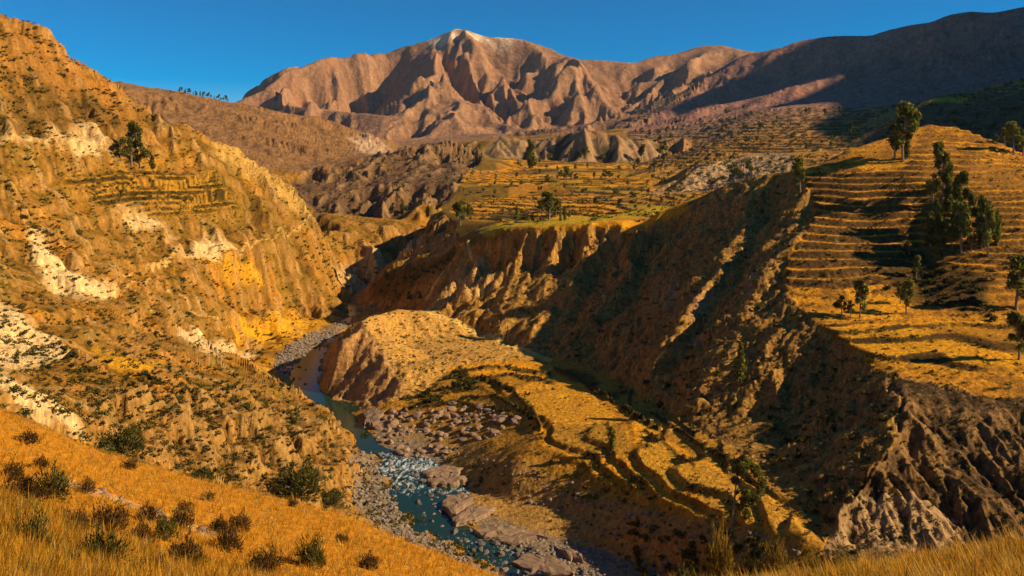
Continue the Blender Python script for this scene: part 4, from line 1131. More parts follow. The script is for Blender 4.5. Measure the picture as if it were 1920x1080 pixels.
for t in [
    (E, 1691, 303, 104, 'tall ragged eucalyptus on the left shoulder of the terraced hilltop', GH, 1.0),
    (E, 1676, 300, 62, 'shorter eucalyptus tucked against the left side of the tall hilltop eucalyptus', GH, 1.1),
    (E, 1500, 364, 64, 'slim lone tree at the left end of the upper terraces', GH, .95),
    (RO, 1376, 338, 28, 'small tree at the dark cliff edge, lower of the two on the rim path', GH, .9),
    (RO, 1404, 328, 28, 'small tree at the dark cliff edge, upper of the two on the rim path', GH, .9),
    (E, 1768, 378, 104, 'topmost big tree of the grove on the terraced hill', GH, .75),
    (RO, 1747, 380, 52, 'rounded tree at the upper left edge of the grove', GH, .9),
    (E, 1798, 412, 86, 'tall tree in the middle of the grove, just below the topmost one', GH, .75),
    (E, 1816, 412, 56, 'medium tree on the right of the tall middle grove tree', GH, .9),
    (PO, 1744, 464, 64, 'left one of the pair of narrow trees at the lower left of the grove', GH, 1.2),
    (PO, 1762, 469, 66, 'right one of the pair of narrow trees at the lower left of the grove', GH, 1.3),
    (RO, 1784, 468, 44, 'bushy low tree beside the pair of narrow grove trees', GH, .9),
    (E, 1801, 477, 88, 'tall tree with a pale trunk in the front row of the grove', GH, .75),
    (RO, 1820, 472, 46, 'bushy tree filling the gap in the front row of the grove', GH, .75),
    (E, 1832, 455, 62, 'medium tree behind the front row, right part of the grove', GH, .85),
    (E, 1851, 480, 104, 'tallest front tree of the grove with a long bare trunk', GH, .7),
    (PO, 1869, 460, 60, 'narrow dark tree at the right end of the grove', GH, 1.2),
    (RO, 1839, 468, 32, 'small bushy tree at the foot of the grove', GH, 1.0),
    (PO, 1777, 402, 66, 'slender tree leaning on the right side of the topmost grove tree', GH, 1.1),
    (PO, 1790, 446, 58, 'slender dark tree just above the bushy front trees of the grove', GH, 1.1),
    (PO, 1810, 446, 66, 'slender tapered tree in the heart of the grove', GH, 1.1),
    (PO, 1756, 424, 50, 'slender tree in the gap on the left side of the grove', GH, 1.1),
    (PO, 1843, 462, 70, 'slender tapered tree left of the tallest bare trunked front tree', GH, 1.1),
    (PO, 1780, 350, 40, 'small slender tree peeping out above the grove', GH, 1.1),
    (PO, 1700, 300, 50, 'slender tree on the right side of the tall hilltop eucalyptus', GH, 1.0),
    (RO, 1868, 268, 17, 'smallest rounded tree on the skyline of the hill slope', GH, 1.0),
    (RO, 1884, 278, 34, 'rounded tree on the hill skyline left of the pointed one', GH, 1.0),
    (E, 1901, 294, 58, 'pointed tree standing on the hill skyline at the picture edge', GH, 1.1),
    (E, 1917, 292, 46, 'dark tree cut by the picture edge on the hill skyline', GH, 1.1),
    (E, 1611, 598, 70, 'slim tall tree above the lower golden terraces', GH, .9),
    (RO, 1577, 596, 40, 'dark bushy tree at the left end of the lower terraces', GH, 1.0),
    (RO, 1593, 594, 30, 'small bushy tree next to the slim tall terrace tree', GH, 1.0),
    (E, 1697, 590, 60, 'yellow green tree at the mouth of the shaded gully', GH, 1.0),
    (RO, 1686, 570, 34, 'small yellow green tree left of the gully mouth tree', GH, .9),
    (E, 1717, 524, 40, 'tree growing up the shaded gully below the grove', GH, 1.0),
    (RO, 1704, 480, 24, 'dark round bush tree at the top of the shaded gully', GH, 1.2),
    (E, 1905, 584, 98, 'tall dark tree at the picture edge beside the upper golden slope', GH, 1.0),
    (E, 1908, 676, 86, 'tall tree at the picture edge on the corner of the golden lower field', GH, 1.0),
    (PO, 1389, 722, 76, 'thin yellow green poplar alone on the dark slope', None, .85),
    (E, 244, 312, 76, 'tallest tree of the clump under the pale road cliff', 'clump of trees on the left hillside', .85),
    (RO, 226, 304, 46, 'left rounded tree of the clump under the pale road cliff', 'clump of trees on the left hillside', 1.0),
    (RO, 262, 314, 48, 'right bushy tree of the clump under the pale road cliff', 'clump of trees on the left hillside', 1.0),
    (PO, 284, 320, 30, 'little tree standing apart on the right of the hillside clump', 'clump of trees on the left hillside', 1.3),
    (PO, 1148, 850, 44, 'dark narrow tree in the middle of the golden valley fields', None, 1.1),
    (RO, 767, 572, 22, 'bright bushy tree on the saddle behind the sandstone outcrop, left of two', None, 1.0),
    (RO, 787, 566, 16, 'smaller bright bushy tree on the saddle behind the sandstone outcrop', None, 1.0),
    ]:
    plant_tree(*t)
GP = 'trees on the plateau'
for t in [
    (E, 862, 424, 44, 'front tree of the dark trio at the tip of the plateau', GP, 1.2),
    (RO, 870, 410, 32, 'middle tree of the dark trio at the tip of the plateau', GP, 1.0),
    (RO, 879, 412, 28, 'right tree of the dark trio at the tip of the plateau', GP, 1.0),
    (PO, 968, 414, 28, 'lone narrow tree near the cliff rim between trio and big tree', GP, 1.2),
    (RO, 986, 418, 18, 'wide low bush tree left of the big plateau tree', GP, 1.6),
    (RO, 1001, 417, 16, 'second wide low bush tree hugging the big plateau tree', GP, 1.5),
    (E, 1029, 413, 50, 'biggest dark tree on the plateau near the cliff rim', GP, 1.5),
    (RO, 1016, 404, 32, 'bushy tree against the left side of the biggest plateau tree', GP, 1.0),
    (E, 1041, 408, 34, 'tree against the right side of the biggest plateau tree', GP, 1.1),
    (PO, 1049, 415, 18, 'small pointed tree right of the biggest plateau tree', GP, 1.3),
    (PO, 1058, 414, 28, 'taller pointed tree right of the biggest plateau tree', GP, 1.3),
    (RO, 1066, 412, 16, 'last small tree of the row by the biggest plateau tree', GP, 1.1),
    (PO, 994, 318, 54, 'tall yellow green poplars standing below the dark escarpment', GP, 1.4),
    (RO, 735, 408, 26, 'left tree of the two in the shadow below the rocky hills', GP, 1.0),
    (RO, 757, 406, 27, 'right tree of the two in the shadow below the rocky hills', GP, 1.0),
    (E, 1202, 304, 30, 'tree against the right end of the dark escarpment', GP, 1.1),
    (E, 1061, 342, 28, 'tallest of the tree row in the middle of the plateau fields', GP, 1.2)]:
    plant_tree(*t)
for u, v, h, k in [(1154, 372, 19, RO), (1161, 397, 22, E), (1185, 378, 19, RO), (1115, 387, 16, E), (1084, 386, 13, RO), (1092, 387, 14, E), (1120, 387, 14, RO), (1050, 336, 16, RO), (1078, 339, 14, RO), (1070, 340, 16, E), (1025, 343, 16, RO),
                   (1134, 336, 18, RO), (1142, 338, 15, E), (1029, 302, 16, RO), (1070, 299, 18, E), (1098, 296, 20, RO), (1086, 300, 16, E), (1129, 304, 14, RO), (1227, 321, 16, E), (1190, 321, 14, RO), (1196, 316, 18, E), (864, 338, 13, PO), (1247, 288, 20, RO), (1238, 290, 16, E), (1202, 251, 12, RO), (1190, 252, 9, E),
                   (1065, 245, 8, RO), (1015, 253, 10, E), (1000, 254, 7, RO), (1240, 352, 14, E), (1214, 366, 12, RO), (1098, 362, 10, RO), (1010, 360, 9, E), (958, 352, 9, RO), (930, 336, 9, E), (905, 362, 9, RO), (1140, 358, 10, RO), (1175, 350, 12, E), (1190, 395, 10, RO), (1240, 380, 10, RO), (1100, 318, 10, E), (1160, 322, 11, RO), (1044, 322, 9, RO), (1012, 328, 10, E), (940, 400, 10, RO), (900, 396, 12, RO), (925, 384, 8, E)] + [(rnd.uniform(850, 1280), rnd.uniform(305, 395), rnd.uniform(7, 13), rnd.choice((E, RO, RO))) for _ in range(34)]:
    plant_tree(k, u, v, h, 'small dark tree scattered among the golden field strips of the plateau', 'small trees between the plateau fields', 1.2)
for k in range(26):
    u = 318 + 4.3 * k + rnd.uniform(-2, 2)
    p = None
    for v in np.arange(176, 206, 1.0):
        p = pick(u, v, 1400)
        if p is not None and p.y < 3300: break
    if p is not None: plant_tree(rnd.choice((E, PO, RO)), u, v, rnd.uniform(5, 11) * (.5 if k < 4 else 1), 'tiny dark tree in the row along the far left skyline ridge', 'row of trees on the far ridge', 1.3, at=p)
for k in range(80):
    u = rnd.uniform(1200, 1720); v = rnd.uniform(208, 292)
    p = pick(u, v, 1000)
    if p is not None and 1150 < p.y < 2700: plant_tree(rnd.choice((E, RO, RO)), u, v, rnd.uniform(7, 15), 'small dark tree among the far terraces under the shaded range', 'trees in the far terraced valley', 1.2, at=p)
for k in range(24):
    u = rnd.uniform(600, 900); v = rnd.uniform(275, 372)
    p = pick(u, v, 1080)
    if p is not None and p.y < 1800: plant_tree(rnd.choice((RO, RO, E)), u, v, rnd.uniform(6, 12), 'small dark tree on the jagged rocky hills beyond the gorge', 'trees on the rocky hills', 1.3, at=p)

# the big leaning eucalyptus at the edge of the valley floor
p = pick(1372, 988, 150)
root = tag(link('eucalyptus_tree', None, loc=p), 'big leaning eucalyptus with arched drooping crown at the edge of the golden field', 'tree')
k_ = p.y / F
def q(u, v, d=0): return ((u - 1372) * k_, d, (988 - v) * k_)
tv, tf = [], []
for path, rad in [([q(1372, 994), q(1374, 960), q(1378, 925), q(1381, 900), q(1388, 880)], [.34, .28, .24, .2, .12]), ([q(1379, 930), q(1390, 905, .6), q(1402, 880, 1.0)], [.16, .12, .06]), ([q(1381, 905), q(1400, 890, -.8), q(1420, 905, -1.0)], [.15, .11, .05]), ([q(1376, 945), q(1386, 935, -.5), q(1396, 925, -.8)], [.12, .08, .04])]:
    v_, f_ = tube(path, rad, 7); o_ = len(tv); tv += v_; tf += [tuple(i + o_ for i in f) for f in f_]
link('trunk', new_mesh('trunk', tv, tf, [MAT_BARK]), root)
rr_ = np.random.default_rng(3); pts = []
for u, v, rad, d in [(1382, 886, 10, .4), (1379, 905, 8, .2), (1392, 876, 10, -.5), (1404, 874, 11, .6), (1414, 880, 10, -.6), (1422, 892, 10, .5), (1428, 906, 9, 0), (1424, 922, 8, -.6), (1421, 936, 6, .2), (1398, 924, 11, -.6), (1406, 932, 9, .7), (1394, 940, 9, .1), (1388, 955, 7, .4), (1398, 962, 8, -.4), (1403, 948, 7, .2), (1381, 925, 5, 0), (1412, 945, 6, .3)]:
    pts.append(clump_points(rr_, q(u, v, d * 1.5), rad * k_ * 1.05, int(rad * rad * 4.2), .9))
pts = np.concatenate(pts)
v_, f_ = cards(pts, .40, -.35, 1.0, 9)
link('crown', new_mesh('crown', v_, f_, [MAT_LEAF], col=leaf_cols(rr_, len(pts), (.06, .07, .012), (.25, .23, .03))), root)
print('trees', round(time.time() - T0, 1))

# ------------------------------------------------------------------ shrubs
def make_shrub(seed, c0, c1, n=70, size=.34):
    r = np.random.default_rng(seed)
    k = 5
    cs = np.stack([r.normal(size=k) * .36, r.normal(size=k) * .36, r.uniform(.2, .6, k)], 1)
    pts = np.concatenate([clump_points(r, c, .42, n // k, .8) for c in cs]); pts[:, 2] = np.abs(pts[:, 2])
    v, f = cards(pts, size, .25, 1, seed)
    return v, f, leaf_cols(r, len(pts), c0, c1)
SHRUBS = []
for i in range(9):
    c0, c1 = [((.03, .036, .007), (.11, .10, .016)), ((.05, .04, .008), (.17, .12, .018)), ((.02, .023, .006), (.075, .065, .013))][i % 3]
    v, f, c = make_shrub(300 + i, c0, c1)
    SHRUBS.append((v, f, c, new_mesh('shrub', v, f, [MAT_LEAF], col=c)))
SPOTS = []        # (point, size, label, group, which)
def scatter(n, mask, rmin, rmax, label, group, which=None, name='shrub'):
    """n visible spots where the mask is high, even in the photograph's area"""
    ok = VISIBLE & (mask > .05) & (U > -40) & (U < 1960) & (Vb < 1110)
    jj, ii = np.nonzero(ok)
    if len(jj) == 0: print('nowhere for', label); return
    area = np.clip(np.abs(np.gradient(TT, axis=0))[jj, ii], 0, .004)
    w = mask[jj, ii] * area; w = w / w.sum()
    for k in rg.choice(len(jj), size=min(n, len(jj)), replace=False, p=w):
        j, i = jj[k], ii[k]
        SPOTS.append((X[j, i], Y[j, i], Z[j, i], rg.uniform(rmin, rmax), label, group, which, name))
b1 = R(1)
clus = sstep(-.4, .9, N_mid + .4 * N_big)
zone = lambda pts, a, b: poly(pts, a, b, 6)
scatter(150, b1 * zone([(0, 560), (250, 600), (480, 720), (420, 760), (120, 720), (0, 640)], 200, 460) * clus, .7, 1.7, 'dark green shrub dotted over the scrubby slope between the two pale screes', 'shrubs on the lower left hillside')
scatter(70, b1 * (zone(SCREE[0][0], 330, 460) + zone(SCREE[3][0], 200, 340)), .6, 1.2, 'small dark shrub dotted on the pale scree of the left hillside', 'shrubs on the pale scree')
scatter(130, b1 * zone([(220, 520), (640, 500), (640, 610), (480, 720), (250, 600)], 330, 700) * clus, .9, 2.0, 'dark shrub on the ochre slope above the river gravel bar', 'shrubs above the gravel bar')
scatter(110, b1 * zone([(330, 690), (560, 730), (640, 800), (500, 780), (300, 760), (180, 740)], 200, 350), .7, 1.6, 'dark round shrub along the top of the bluff over the river', 'shrubs along the bluff top')
scatter(120, b1 * bluff * .8, .5, 1.2, 'small shrub clinging to the rocky bluff face', 'shrubs on the bluff face')
scatter(170, b1 * zone([(0, 265), (230, 265), (600, 400), (560, 480), (200, 540), (0, 520)], 360, 720) * clus, .9, 2.2, 'dark shrub on the steep middle hillside below the upper road', 'shrubs on the middle hillside')
scatter(170, b1 * zone([(0, 30), (100, 85), (290, 230), (240, 250), (0, 250)], 400, 680) * clus, 1.0, 2.4, 'dark shrub on the rough upper hillside above the road cliff', 'shrubs on the upper hillside')
scatter(110, b1 * zone([(560, 420), (700, 420), (860, 430), (800, 500), (640, 540), (560, 500)], 640, 1020) * clus, 1.2, 2.6, 'shrub on the shelf above the far river cliffs', 'shrubs on the far shelf')
scatter(150, R(3) * (1 - bface) * (N_mid > -.4), .6, 1.4, 'dark shrub on the sunlit back of the sandstone outcrop', 'shrubs on the sandstone outcrop')
scatter(60, R(2) * zone([(745, 700), (860, 680), (900, 720), (850, 755), (750, 760)], 370, 440), 1.2, 2.6, 'green bush crowded at the foot of the sandstone outcrop', 'bushes at the outcrop foot', 0)
scatter(190, R(2) * zone([(930, 735), (1010, 780), (1020, 830), (985, 800), (930, 760)], 290, 400) + R(2) * RISER * bt * .6 + HEDGE * 1.5, .8, 1.8, 'dark shrub in the hedge lines between the valley fields', 'shrubs between the valley fields', 2)
scatter(130, R(2) * zone([(780, 790), (930, 830), (1180, 880), (1240, 950), (1060, 940), (900, 930), (820, 860)], 225, 350) * clus, .6, 1.4, 'scrubby bush on the broken ground above the river slabs', 'shrubs above the river slabs')
scatter(90, R(2) * zone([(1130, 985), (1250, 990), (1400, 1005), (1480, 1040), (1420, 1110), (1200, 1100)], 190, 260), 1.0, 2.3, 'dark leafy bush crowding the bank below the big leaning eucalyptus', 'bushes on the lower bank', 1)
scatter(260, R(4) * (1 - tip) * (.3 + .7 * dk), .8, 2.2, 'dark shrub on the shaded slope under the plateau rim', 'shrubs on the shaded slope')
scatter(60, tip * R(4), 1.0, 2.2, 'shrub on the stepped tip of the plateau over the gorge', 'shrubs on the plateau tip')
scatter(170, R(6) * (RISER > .3), .7, 1.8, 'shrub on a stone terrace wall of the hill', 'shrubs on the hill terraces')
scatter(60, R(6) * gl_, 1.5, 3.0, 'dark bush in the shaded gully below the hill grove', 'bushes in the hill gully', 2)
scatter(120, R(7), .5, 1.3, 'low dark shrub on the gullied knoll', 'shrubs on the knoll', 2)
scatter(330, R(5) * (RISER > .25), 1.0, 2.6, 'dark hedge bush along a plateau field wall', 'hedge bushes of the plateau fields', 2)
scatter(220, R(8) + R(12) * (Y < 2300), 2.0, 4.5, 'far dark bush on the hills beyond the plateau', 'bushes on the far hills', 2)
allslope = b1 * (.25 + clus) * (1 - .8 * lt)
MANY = SPOTS; SPOTS = []
scatter(4200, allslope, .45, 1.5, 'small dark shrub', 'x')
scatter(1500, R(4) * (1 - tip), .4, 1.3, 'small dark shrub', 'x')
scatter(500, R(3) * (1 - bface), .3, .8, 'small dark shrub', 'x')
scatter(700, R(2) * (1 - GRAVEL), .3, .9, 'small dark shrub', 'x')
scatter(700, R(6), .4, 1.2, 'small dark shrub', 'x')
scatter(600, R(7), .3, .8, 'small dark shrub', 'x')
scatter(900, R(5) * (RISER > .2), .6, 1.8, 'small dark shrub', 'x')
scatter(500, R(12) * (Y < 3200), 2, 5, 'small dark shrub', 'x')
scatter(300, b1 * RISER * lt, .8, 1.6, 'small dark shrub', 'x')
EXTRA = SPOTS; SPOTS = MANY
print('spots', len(SPOTS), len(EXTRA))
def place_all(spots, protos, matl, nind, stuff_name, stuff_label, cat, sink=.1):
    spots = sorted(spots, key=lambda s: -s[3] / s[1])
    for k, (x, y, z, r, lab, grp, wh, nm) in enumerate(spots[:nind]):
        pr = protos[rnd.randrange(len(protos)) if wh is None else (rnd.randrange(len(protos) // 3) * 3 + wh)]
        o = link(nm, pr[3], loc=(x, y, z - sink * r), rot=rnd.random() * 6.28, sc=(r * rnd.uniform(.85, 1.2), r * rnd.uniform(.85, 1.2), r * rnd.uniform(.75, 1.1)))
        tag(o, lab, cat, grp)
    V_, F_, C_, n0 = [], [], [], 0
    for x, y, z, r, lab, grp, wh, nm in spots[nind:] + EXTRA:
        pr = protos[rnd.randrange(len(protos)) if wh is None else (rnd.randrange(len(protos) // 3) * 3 + wh)]
        v, f, c = pr[0], pr[1], pr[2]
        if grp == 'x': k_ = rnd.randrange(0, 40); f = f[:18]; v = v[3 * k_:3 * k_ + 54] * 1.0; c = c[3 * k_:3 * k_ + 54]; v = v * np.array([1.3, 1.3, 1.2])
        elif len(f) > 40: f = f[:36]; v = v[:108]; c = c[:108]
        a = rnd.random() * 6.28; ca, sa = math.cos(a), math.sin(a)
        g = 1.15 if matl is MAT_LEAF else 1
        w = np.stack([(v[:, 0] * ca - v[:, 1] * sa) * r * g + x, (v[:, 0] * sa + v[:, 1] * ca) * r * g + y, v[:, 2] * r + z - sink * r], 1)
        V_.append(w); F_.append(f + n0); C_.append(c * rnd.uniform(.75, 1.3)); n0 += len(v)
    if V_:
        o = link(stuff_name, new_mesh(stuff_name, np.concatenate(V_), np.concatenate(F_), [matl], col=np.concatenate(C_)))
        tag(o, stuff_label, None, None, 'stuff')
place_all(SPOTS, SHRUBS, MAT_LEAF, 300, 'shrubbery', 'countless small dark shrubs dotted over the canyon slopes', 'shrub')
print('shrubs', round(time.time() - T0, 1))

# ------------------------------------------------------------------ river stones and slabs
def make_rock(seed, sub=2, rough=.32, flat=.75):
    import bmesh
    bm = bmesh.new(); bmesh.ops.create_icosphere(bm, subdivisions=sub, radius=1.0)
    r = np.random.default_rng(seed)
    pl = r.normal(size=(9, 3)); pl /= np.linalg.norm(pl, axis=1, keepdims=True); off = r.uniform(.55, .9, 9)
    for v in bm.verts:
        c = np.array(v.co)
        for n, o in zip(pl, off):
            d = c @ n - o
            if d > 0: c = c - n * d * .9
        c = c * (1 + rough * .2 * r.normal()); c[2] *= flat
        v.co = c
    vs = np.array([v.co[:] for v in bm.verts]); fs = np.array([[v.index for v in f.verts] for f in bm.faces])
    bm.free()
    return vs, fs, np.full((len(vs), 3), .3)
ROCKS = []
for i in range(9):
    v, f, c = make_rock(500 + i, 2 if i < 9 else 1, .3, rnd.uniform(.55, .9))
    ROCKS.append((v, f, c, new_mesh('boulder', v, f, [MAT_GREY], col=c), new_mesh('boulder', v, f, [MAT_SAND], col=c), new_mesh('boulder', v, f, [MAT_WET], col=c)))
STONES = [make_rock(600 + i, 1, .3, rnd.uniform(.5, .9)) for i in range(6)]
keep = SPOTS; SPOTS = []
gbar = poly([(515, 690), (520, 664), (560, 636), (640, 604), (650, 600), (648, 612), (610, 642), (560, 672), (540, 704), (535, 716)], 420, 600, 4)
scatter(420, gbar, .5, 1.25, 'grey stone on the gravel bar opposite the sandstone outcrop', 'stones of the upper gravel bar', name='boulder')
lbar = poly([(652, 838), (700, 860), (724, 905), (744, 945), (770, 990), (830, 1015), (880, 1050), (950, 1090), (900, 1110), (740, 1020), (672, 965), (655, 900)], 215, 335, 4)
scatter(420, lbar, .35, .95, 'grey cobble on the stony beach under the left bluff', 'stones of the left beach', name='boulder')
rap = np.where((Z < WZ + .3) & (VISIBLE), 1, 0) * poly([(690, 835), (790, 850), (880, 950), (800, 985), (720, 900)], 240, 345, 6)
scatter(95, rap, .4, 1.5, 'wet boulder sitting in the white rapids', 'boulders in the rapids', 2, name='boulder')
lowr = np.where(Z < WZ + .3, 1, 0) * poly([(830, 990), (1000, 1020), (1200, 1090), (1200, 1120), (980, 1120), (880, 1060)], 200, 275, 6)
scatter(110, lowr, .4, 1.6, 'boulder in the river shallows at the bottom of the picture', 'boulders in the lower river', 2, name='boulder')
rbk = poly([(690, 775), (760, 770), (850, 760), (960, 770), (980, 800), (900, 830), (830, 860), (770, 862), (712, 836)], 300, 400, 5)
scatter(200, rbk, .5, 2.2, 'angular tan boulder in the rubble field on the inner bank of the bend', 'boulders of the inner bank', 1, name='boulder')
rb3 = poly([(880, 980), (1000, 1000), (1200, 1055), (1260, 1100), (1000, 1110), (930, 1020)], 215, 275, 5)
scatter(300, rb3, .35, .9, 'grey cobble on the stony shore below the slabs', 'stones of the lower shore', name='boulder')
scatter(140, R(2) * scarp * (Z > WZ + 2), .35, 1.0, 'tan boulder on the broken scarp above the river', 'boulders of the scarp', 1, name='boulder')
scatter(14, R(2) * fld, .3, .6, 'pale stone lying in the golden valley field', 'stones in the valley field', name='boulder')
def place_rocks(spots):
    spots = sorted(spots, key=lambda s: -s[3] / s[1])
    for x, y, z, r, lab, grp, wh, nm in spots[:300]:
        o = link('boulder', ROCKS[rnd.randrange(9)][{1: 4, 2: 5}.get(wh, 3)], loc=(x, y, max(z, WZ - .3) + .15 * r), rot=rnd.random() * 6.28, sc=(r * rnd.uniform(.8, 1.5), r * rnd.uniform(.7, 1.1), r * rnd.uniform(.7, 1.0)))
        tag(o, lab, 'boulder', grp)
    V_, F_, n0 = [], [], 0
    for x, y, z, r, *_ in spots[300:]:
        v, f, c = STONES[rnd.randrange(6)]
        a = rnd.random() * 6.28; ca, sa = math.cos(a), math.sin(a); e = rnd.uniform(.8, 1.5)
        V_.append(np.stack([(v[:, 0] * ca * e - v[:, 1] * sa) * r + x, (v[:, 0] * sa * e + v[:, 1] * ca) * r + y, v[:, 2] * r + max(z, WZ - .3) + .1 * r], 1)); F_.append(f + n0); n0 += len(v)
    tag(link('cobbles', new_mesh('cobbles', np.concatenate(V_), np.concatenate(F_), [MAT_GREY])), 'countless grey cobbles strewn along the river banks', None, None, 'stuff')
scatter(26, r0 * (TRACK + .02) * (U > 60) * (U < 700), .06, .2, 'pale stone beside the earth track on the near slope', 'stones on the near slope', 1, name='boulder')
place_rocks(SPOTS)
def slab(pts, lift, thick, label, tilt=0.0):
    """a flat rock plate: outline in pixels on the river shore"""
    P = []
    for u, v in pts:
        y = (-(WZ + lift)) * F / (v - V0)
        P.append(Vector(((u - U0) / F * y, y, 0)))
    c = sum(P, Vector()) / len(P)
    # ragged outline, weathered steps down the sides, a pitted top
    Q = []
    for a, b in zip(P, P[1:] + P[:1]):
        for k in range(7):
            t = k / 7; e = (b - a).length
            Q.append(a.lerp(b, t) + Vector((rnd.gauss(0, .04 * e), rnd.gauss(0, .04 * e), 0)))
    n = len(Q); vs = []
    rings = [(-thick, 1.10), (-thick * .7, 1.0), (-thick * .6, 1.06), (-thick * .35, .97), (-thick * .28, 1.02), (-.15, .98), (0, .92), (.1, .70), (.12, .45), (.1, .2)]
    for lvl, (dz_, grow) in enumerate(rings):
        for p in Q:
            d = (p - c) * (grow * rnd.uniform(.97, 1.03))
            h = .45 * float(perlin(np.array([d.x * .35 + c.x]), np.array([d.y * .35 + c.y]), 90)[0]) + .18 * float(perlin(np.array([d.x * 1.3 + c.x]), np.array([d.y * 1.3 + c.y]), 91)[0])
            vs.append(Vector((d.x, d.y, dz_ + tilt * d.x + h * (lvl >= 3) + rnd.uniform(-.05, .05))))
    vs.append(Vector((0, 0, .1)))
    NRG = len(rings)
    fs = [(l * n + i, l * n + (i + 1) % n, (l + 1) * n + (i + 1) % n, (l + 1) * n + i) for l in range(NRG - 1) for i in range(n)]
    fs += [((NRG - 1) * n + i, (NRG - 1) * n + (i + 1) % n, NRG * n) for i in range(n)]
    me = new_mesh('rock_slab', vs, fs, [MAT_SAND])
    o = link('rock_slab', me, loc=(c.x, c.y, WZ + lift))
    tag(o, label, 'rock', 'flat rock slabs at the river')
slab([(825, 938), (868, 922), (888, 935), (846, 966)], 1.8, 2.6, 'upper tan rock slab jutting into the still green pool', .06)
slab([(848, 968), (888, 946), (930, 952), (905, 968), (855, 980)], 1.6, 2.4, 'second tan rock slab below the one jutting into the pool', .05)
slab([(888, 992), (920, 986), (960, 985), (985, 996), (950, 1006), (905, 1004)], 1.2, 2.0, 'long low rock slab lying across the pool outlet', .03)
slab([(950, 1002), (1010, 994), (1020, 1006), (960, 1016), (935, 1012)], 1.2, 2.0, 'thin rock slab beside the pool outlet', .04)
slab([(790, 880), (840, 872), (870, 880), (830, 892), (800, 892)], 1.6, 2.2, 'layered rock slab on the right edge of the rapids', .05)
slab([(800, 896), (850, 886), (880, 896), (850, 906), (810, 906)], 1.4, 2.0, 'lower layered rock slab on the right edge of the rapids', .05)
slab([(960, 1052), (985, 1036), (1060, 1050), (1075, 1076), (1030, 1078)], 1.0, 2.0, 'grey broad slab between cobbles at the bottom of the river', .02)
slab([(680, 770), (712, 758), (722, 772), (700, 792), (684, 790)], 3.0, 4.0, 'square tan block at the corner of the inner bank', .08)
slab([(1040, 1020), (1080, 1030), (1096, 1048), (1070, 1044)], 1.8, 2.4, 'orange tinted slab leaning on the lower shore', .10)
print('rocks', round(time.time() - T0, 1))

# ------------------------------------------------------------------ the near slope: dry grass and bushes
def blades(n_blades, seed, h, spread, w):
    r = np.random.default_rng(seed)
    a = r.random(n_blades) * 6.28; rad = np.sqrt(r.random(n_blades)) * spread
    bx, by = np.cos(a) * rad, np.sin(a) * rad
    out = .25 + .55 * r.random(n_blades); a2 = a + r.normal(size=n_blades) * .7
    hh = h * (.6 + .6 * r.random(n_blades))
    tip = np.stack([bx + np.cos(a2) * out * hh, by + np.sin(a2) * out * hh, hh], 1)
    px, py = -np.sin(a2) * w, np.cos(a2) * w
    v = np.stack([np.stack([bx + px, by + py, np.full(n_blades, -.05 * h)], 1), np.stack([bx - px, by - py, np.full(n_blades, -.05 * h)], 1), tip], 1).reshape(-1, 3)
    return v, r
TUFT = [blades(30, 700 + i, (.27, .36, .22)[i % 3], (.17, .09, .20)[i % 3], .010) for i in range(6)]
fgok = (REG == 0) & (U > -140) & (U < 2060) & (Vb < 1180)
jj, ii = np.nonzero(fgok & (TT >= RUN - .05))
area = np.clip(np.abs(np.gradient(TT, axis=0))[jj, ii], .00015, .004)
sel = rg.choice(len(jj), size=min(21500, len(jj)), replace=False, p=area / area.sum())
V_, C_ = [], []
for k in sel:
    j, i = jj[k], ii[k]
    x, y, z = X[j, i] + rg.normal() * .004 * Y[j, i], Y[j, i], Z[j, i]
    if TRACK[j, i] > .4 and rg.random() < .85: continue
    if N_fine[j, i] + .6 * N_mid[j, i] < -.8 and rg.random() < .85: continue
    v, _ = TUFT[rg.integers(6)]
    lod = max(1.0, y / 22.0) ** .55
    s = rg.uniform(.45, .95) * (1 + .35 * np.clip(N_fine[j, i], -1, 1)) * lod * (1.0 if U[j, i] < 1300 else .9)
    nb = 26 if y < 25 else 14
    vv = v[:nb * 3] * np.array([s, s, s * (1 if y < 25 else .8)])
    a = rg.random() * 6.28; ca, sa = math.cos(a), math.sin(a)
    V_.append(np.stack([vv[:, 0] * ca - vv[:, 1] * sa + x, vv[:, 0] * sa + vv[:, 1] * ca + y, vv[:, 2] + z], 1))
    n = N_mid[j, i]
    t = np.clip(.5 + .5 * n + rg.normal() * .25, 0, 1)
    base = np.array([.82, .43, .030]) * (1 - t) + np.array([.54, .245, .017]) * t
    if rg.random() < .12: base = np.array([.58, .38, .11])
    if rg.random() < .16: base = np.array([.26, .20, .022])
    cc = np.repeat(base[None] * (.75 + .5 * rg.random((nb, 1))), 3, 0)
    C_.append(cc)
V_ = np.concatenate(V_); C_ = np.concatenate(C_)
def tri_mesh(name, v, c, mat):
    me = bpy.data.meshes.new(name); n = len(v)
    me.vertices.add(n); me.vertices.foreach_set('co', v.astype(np.float32).ravel())
    me.loops.add(n); me.loops.foreach_set('vertex_index', np.arange(n, dtype=np.int32))
    me.polygons.add(n // 3); me.polygons.foreach_set('loop_start', np.arange(0, n, 3, dtype=np.int32))
    me.update(calc_edges=True)
    at = me.attributes.new('Col', 'FLOAT_COLOR', 'POINT'); q_ = np.ones((n, 4), np.float32); q_[:, :3] = c; at.data.foreach_set('color', q_.ravel())
    me.materials.append(mat)
    return me
print('grass tris', len(V_) // 3)
tag(link('dry_grass', tri_mesh('dry_grass', V_, C_, MAT_GRASS)), 'golden dry bunch grass covering the near slope', None, None, 'stuff')

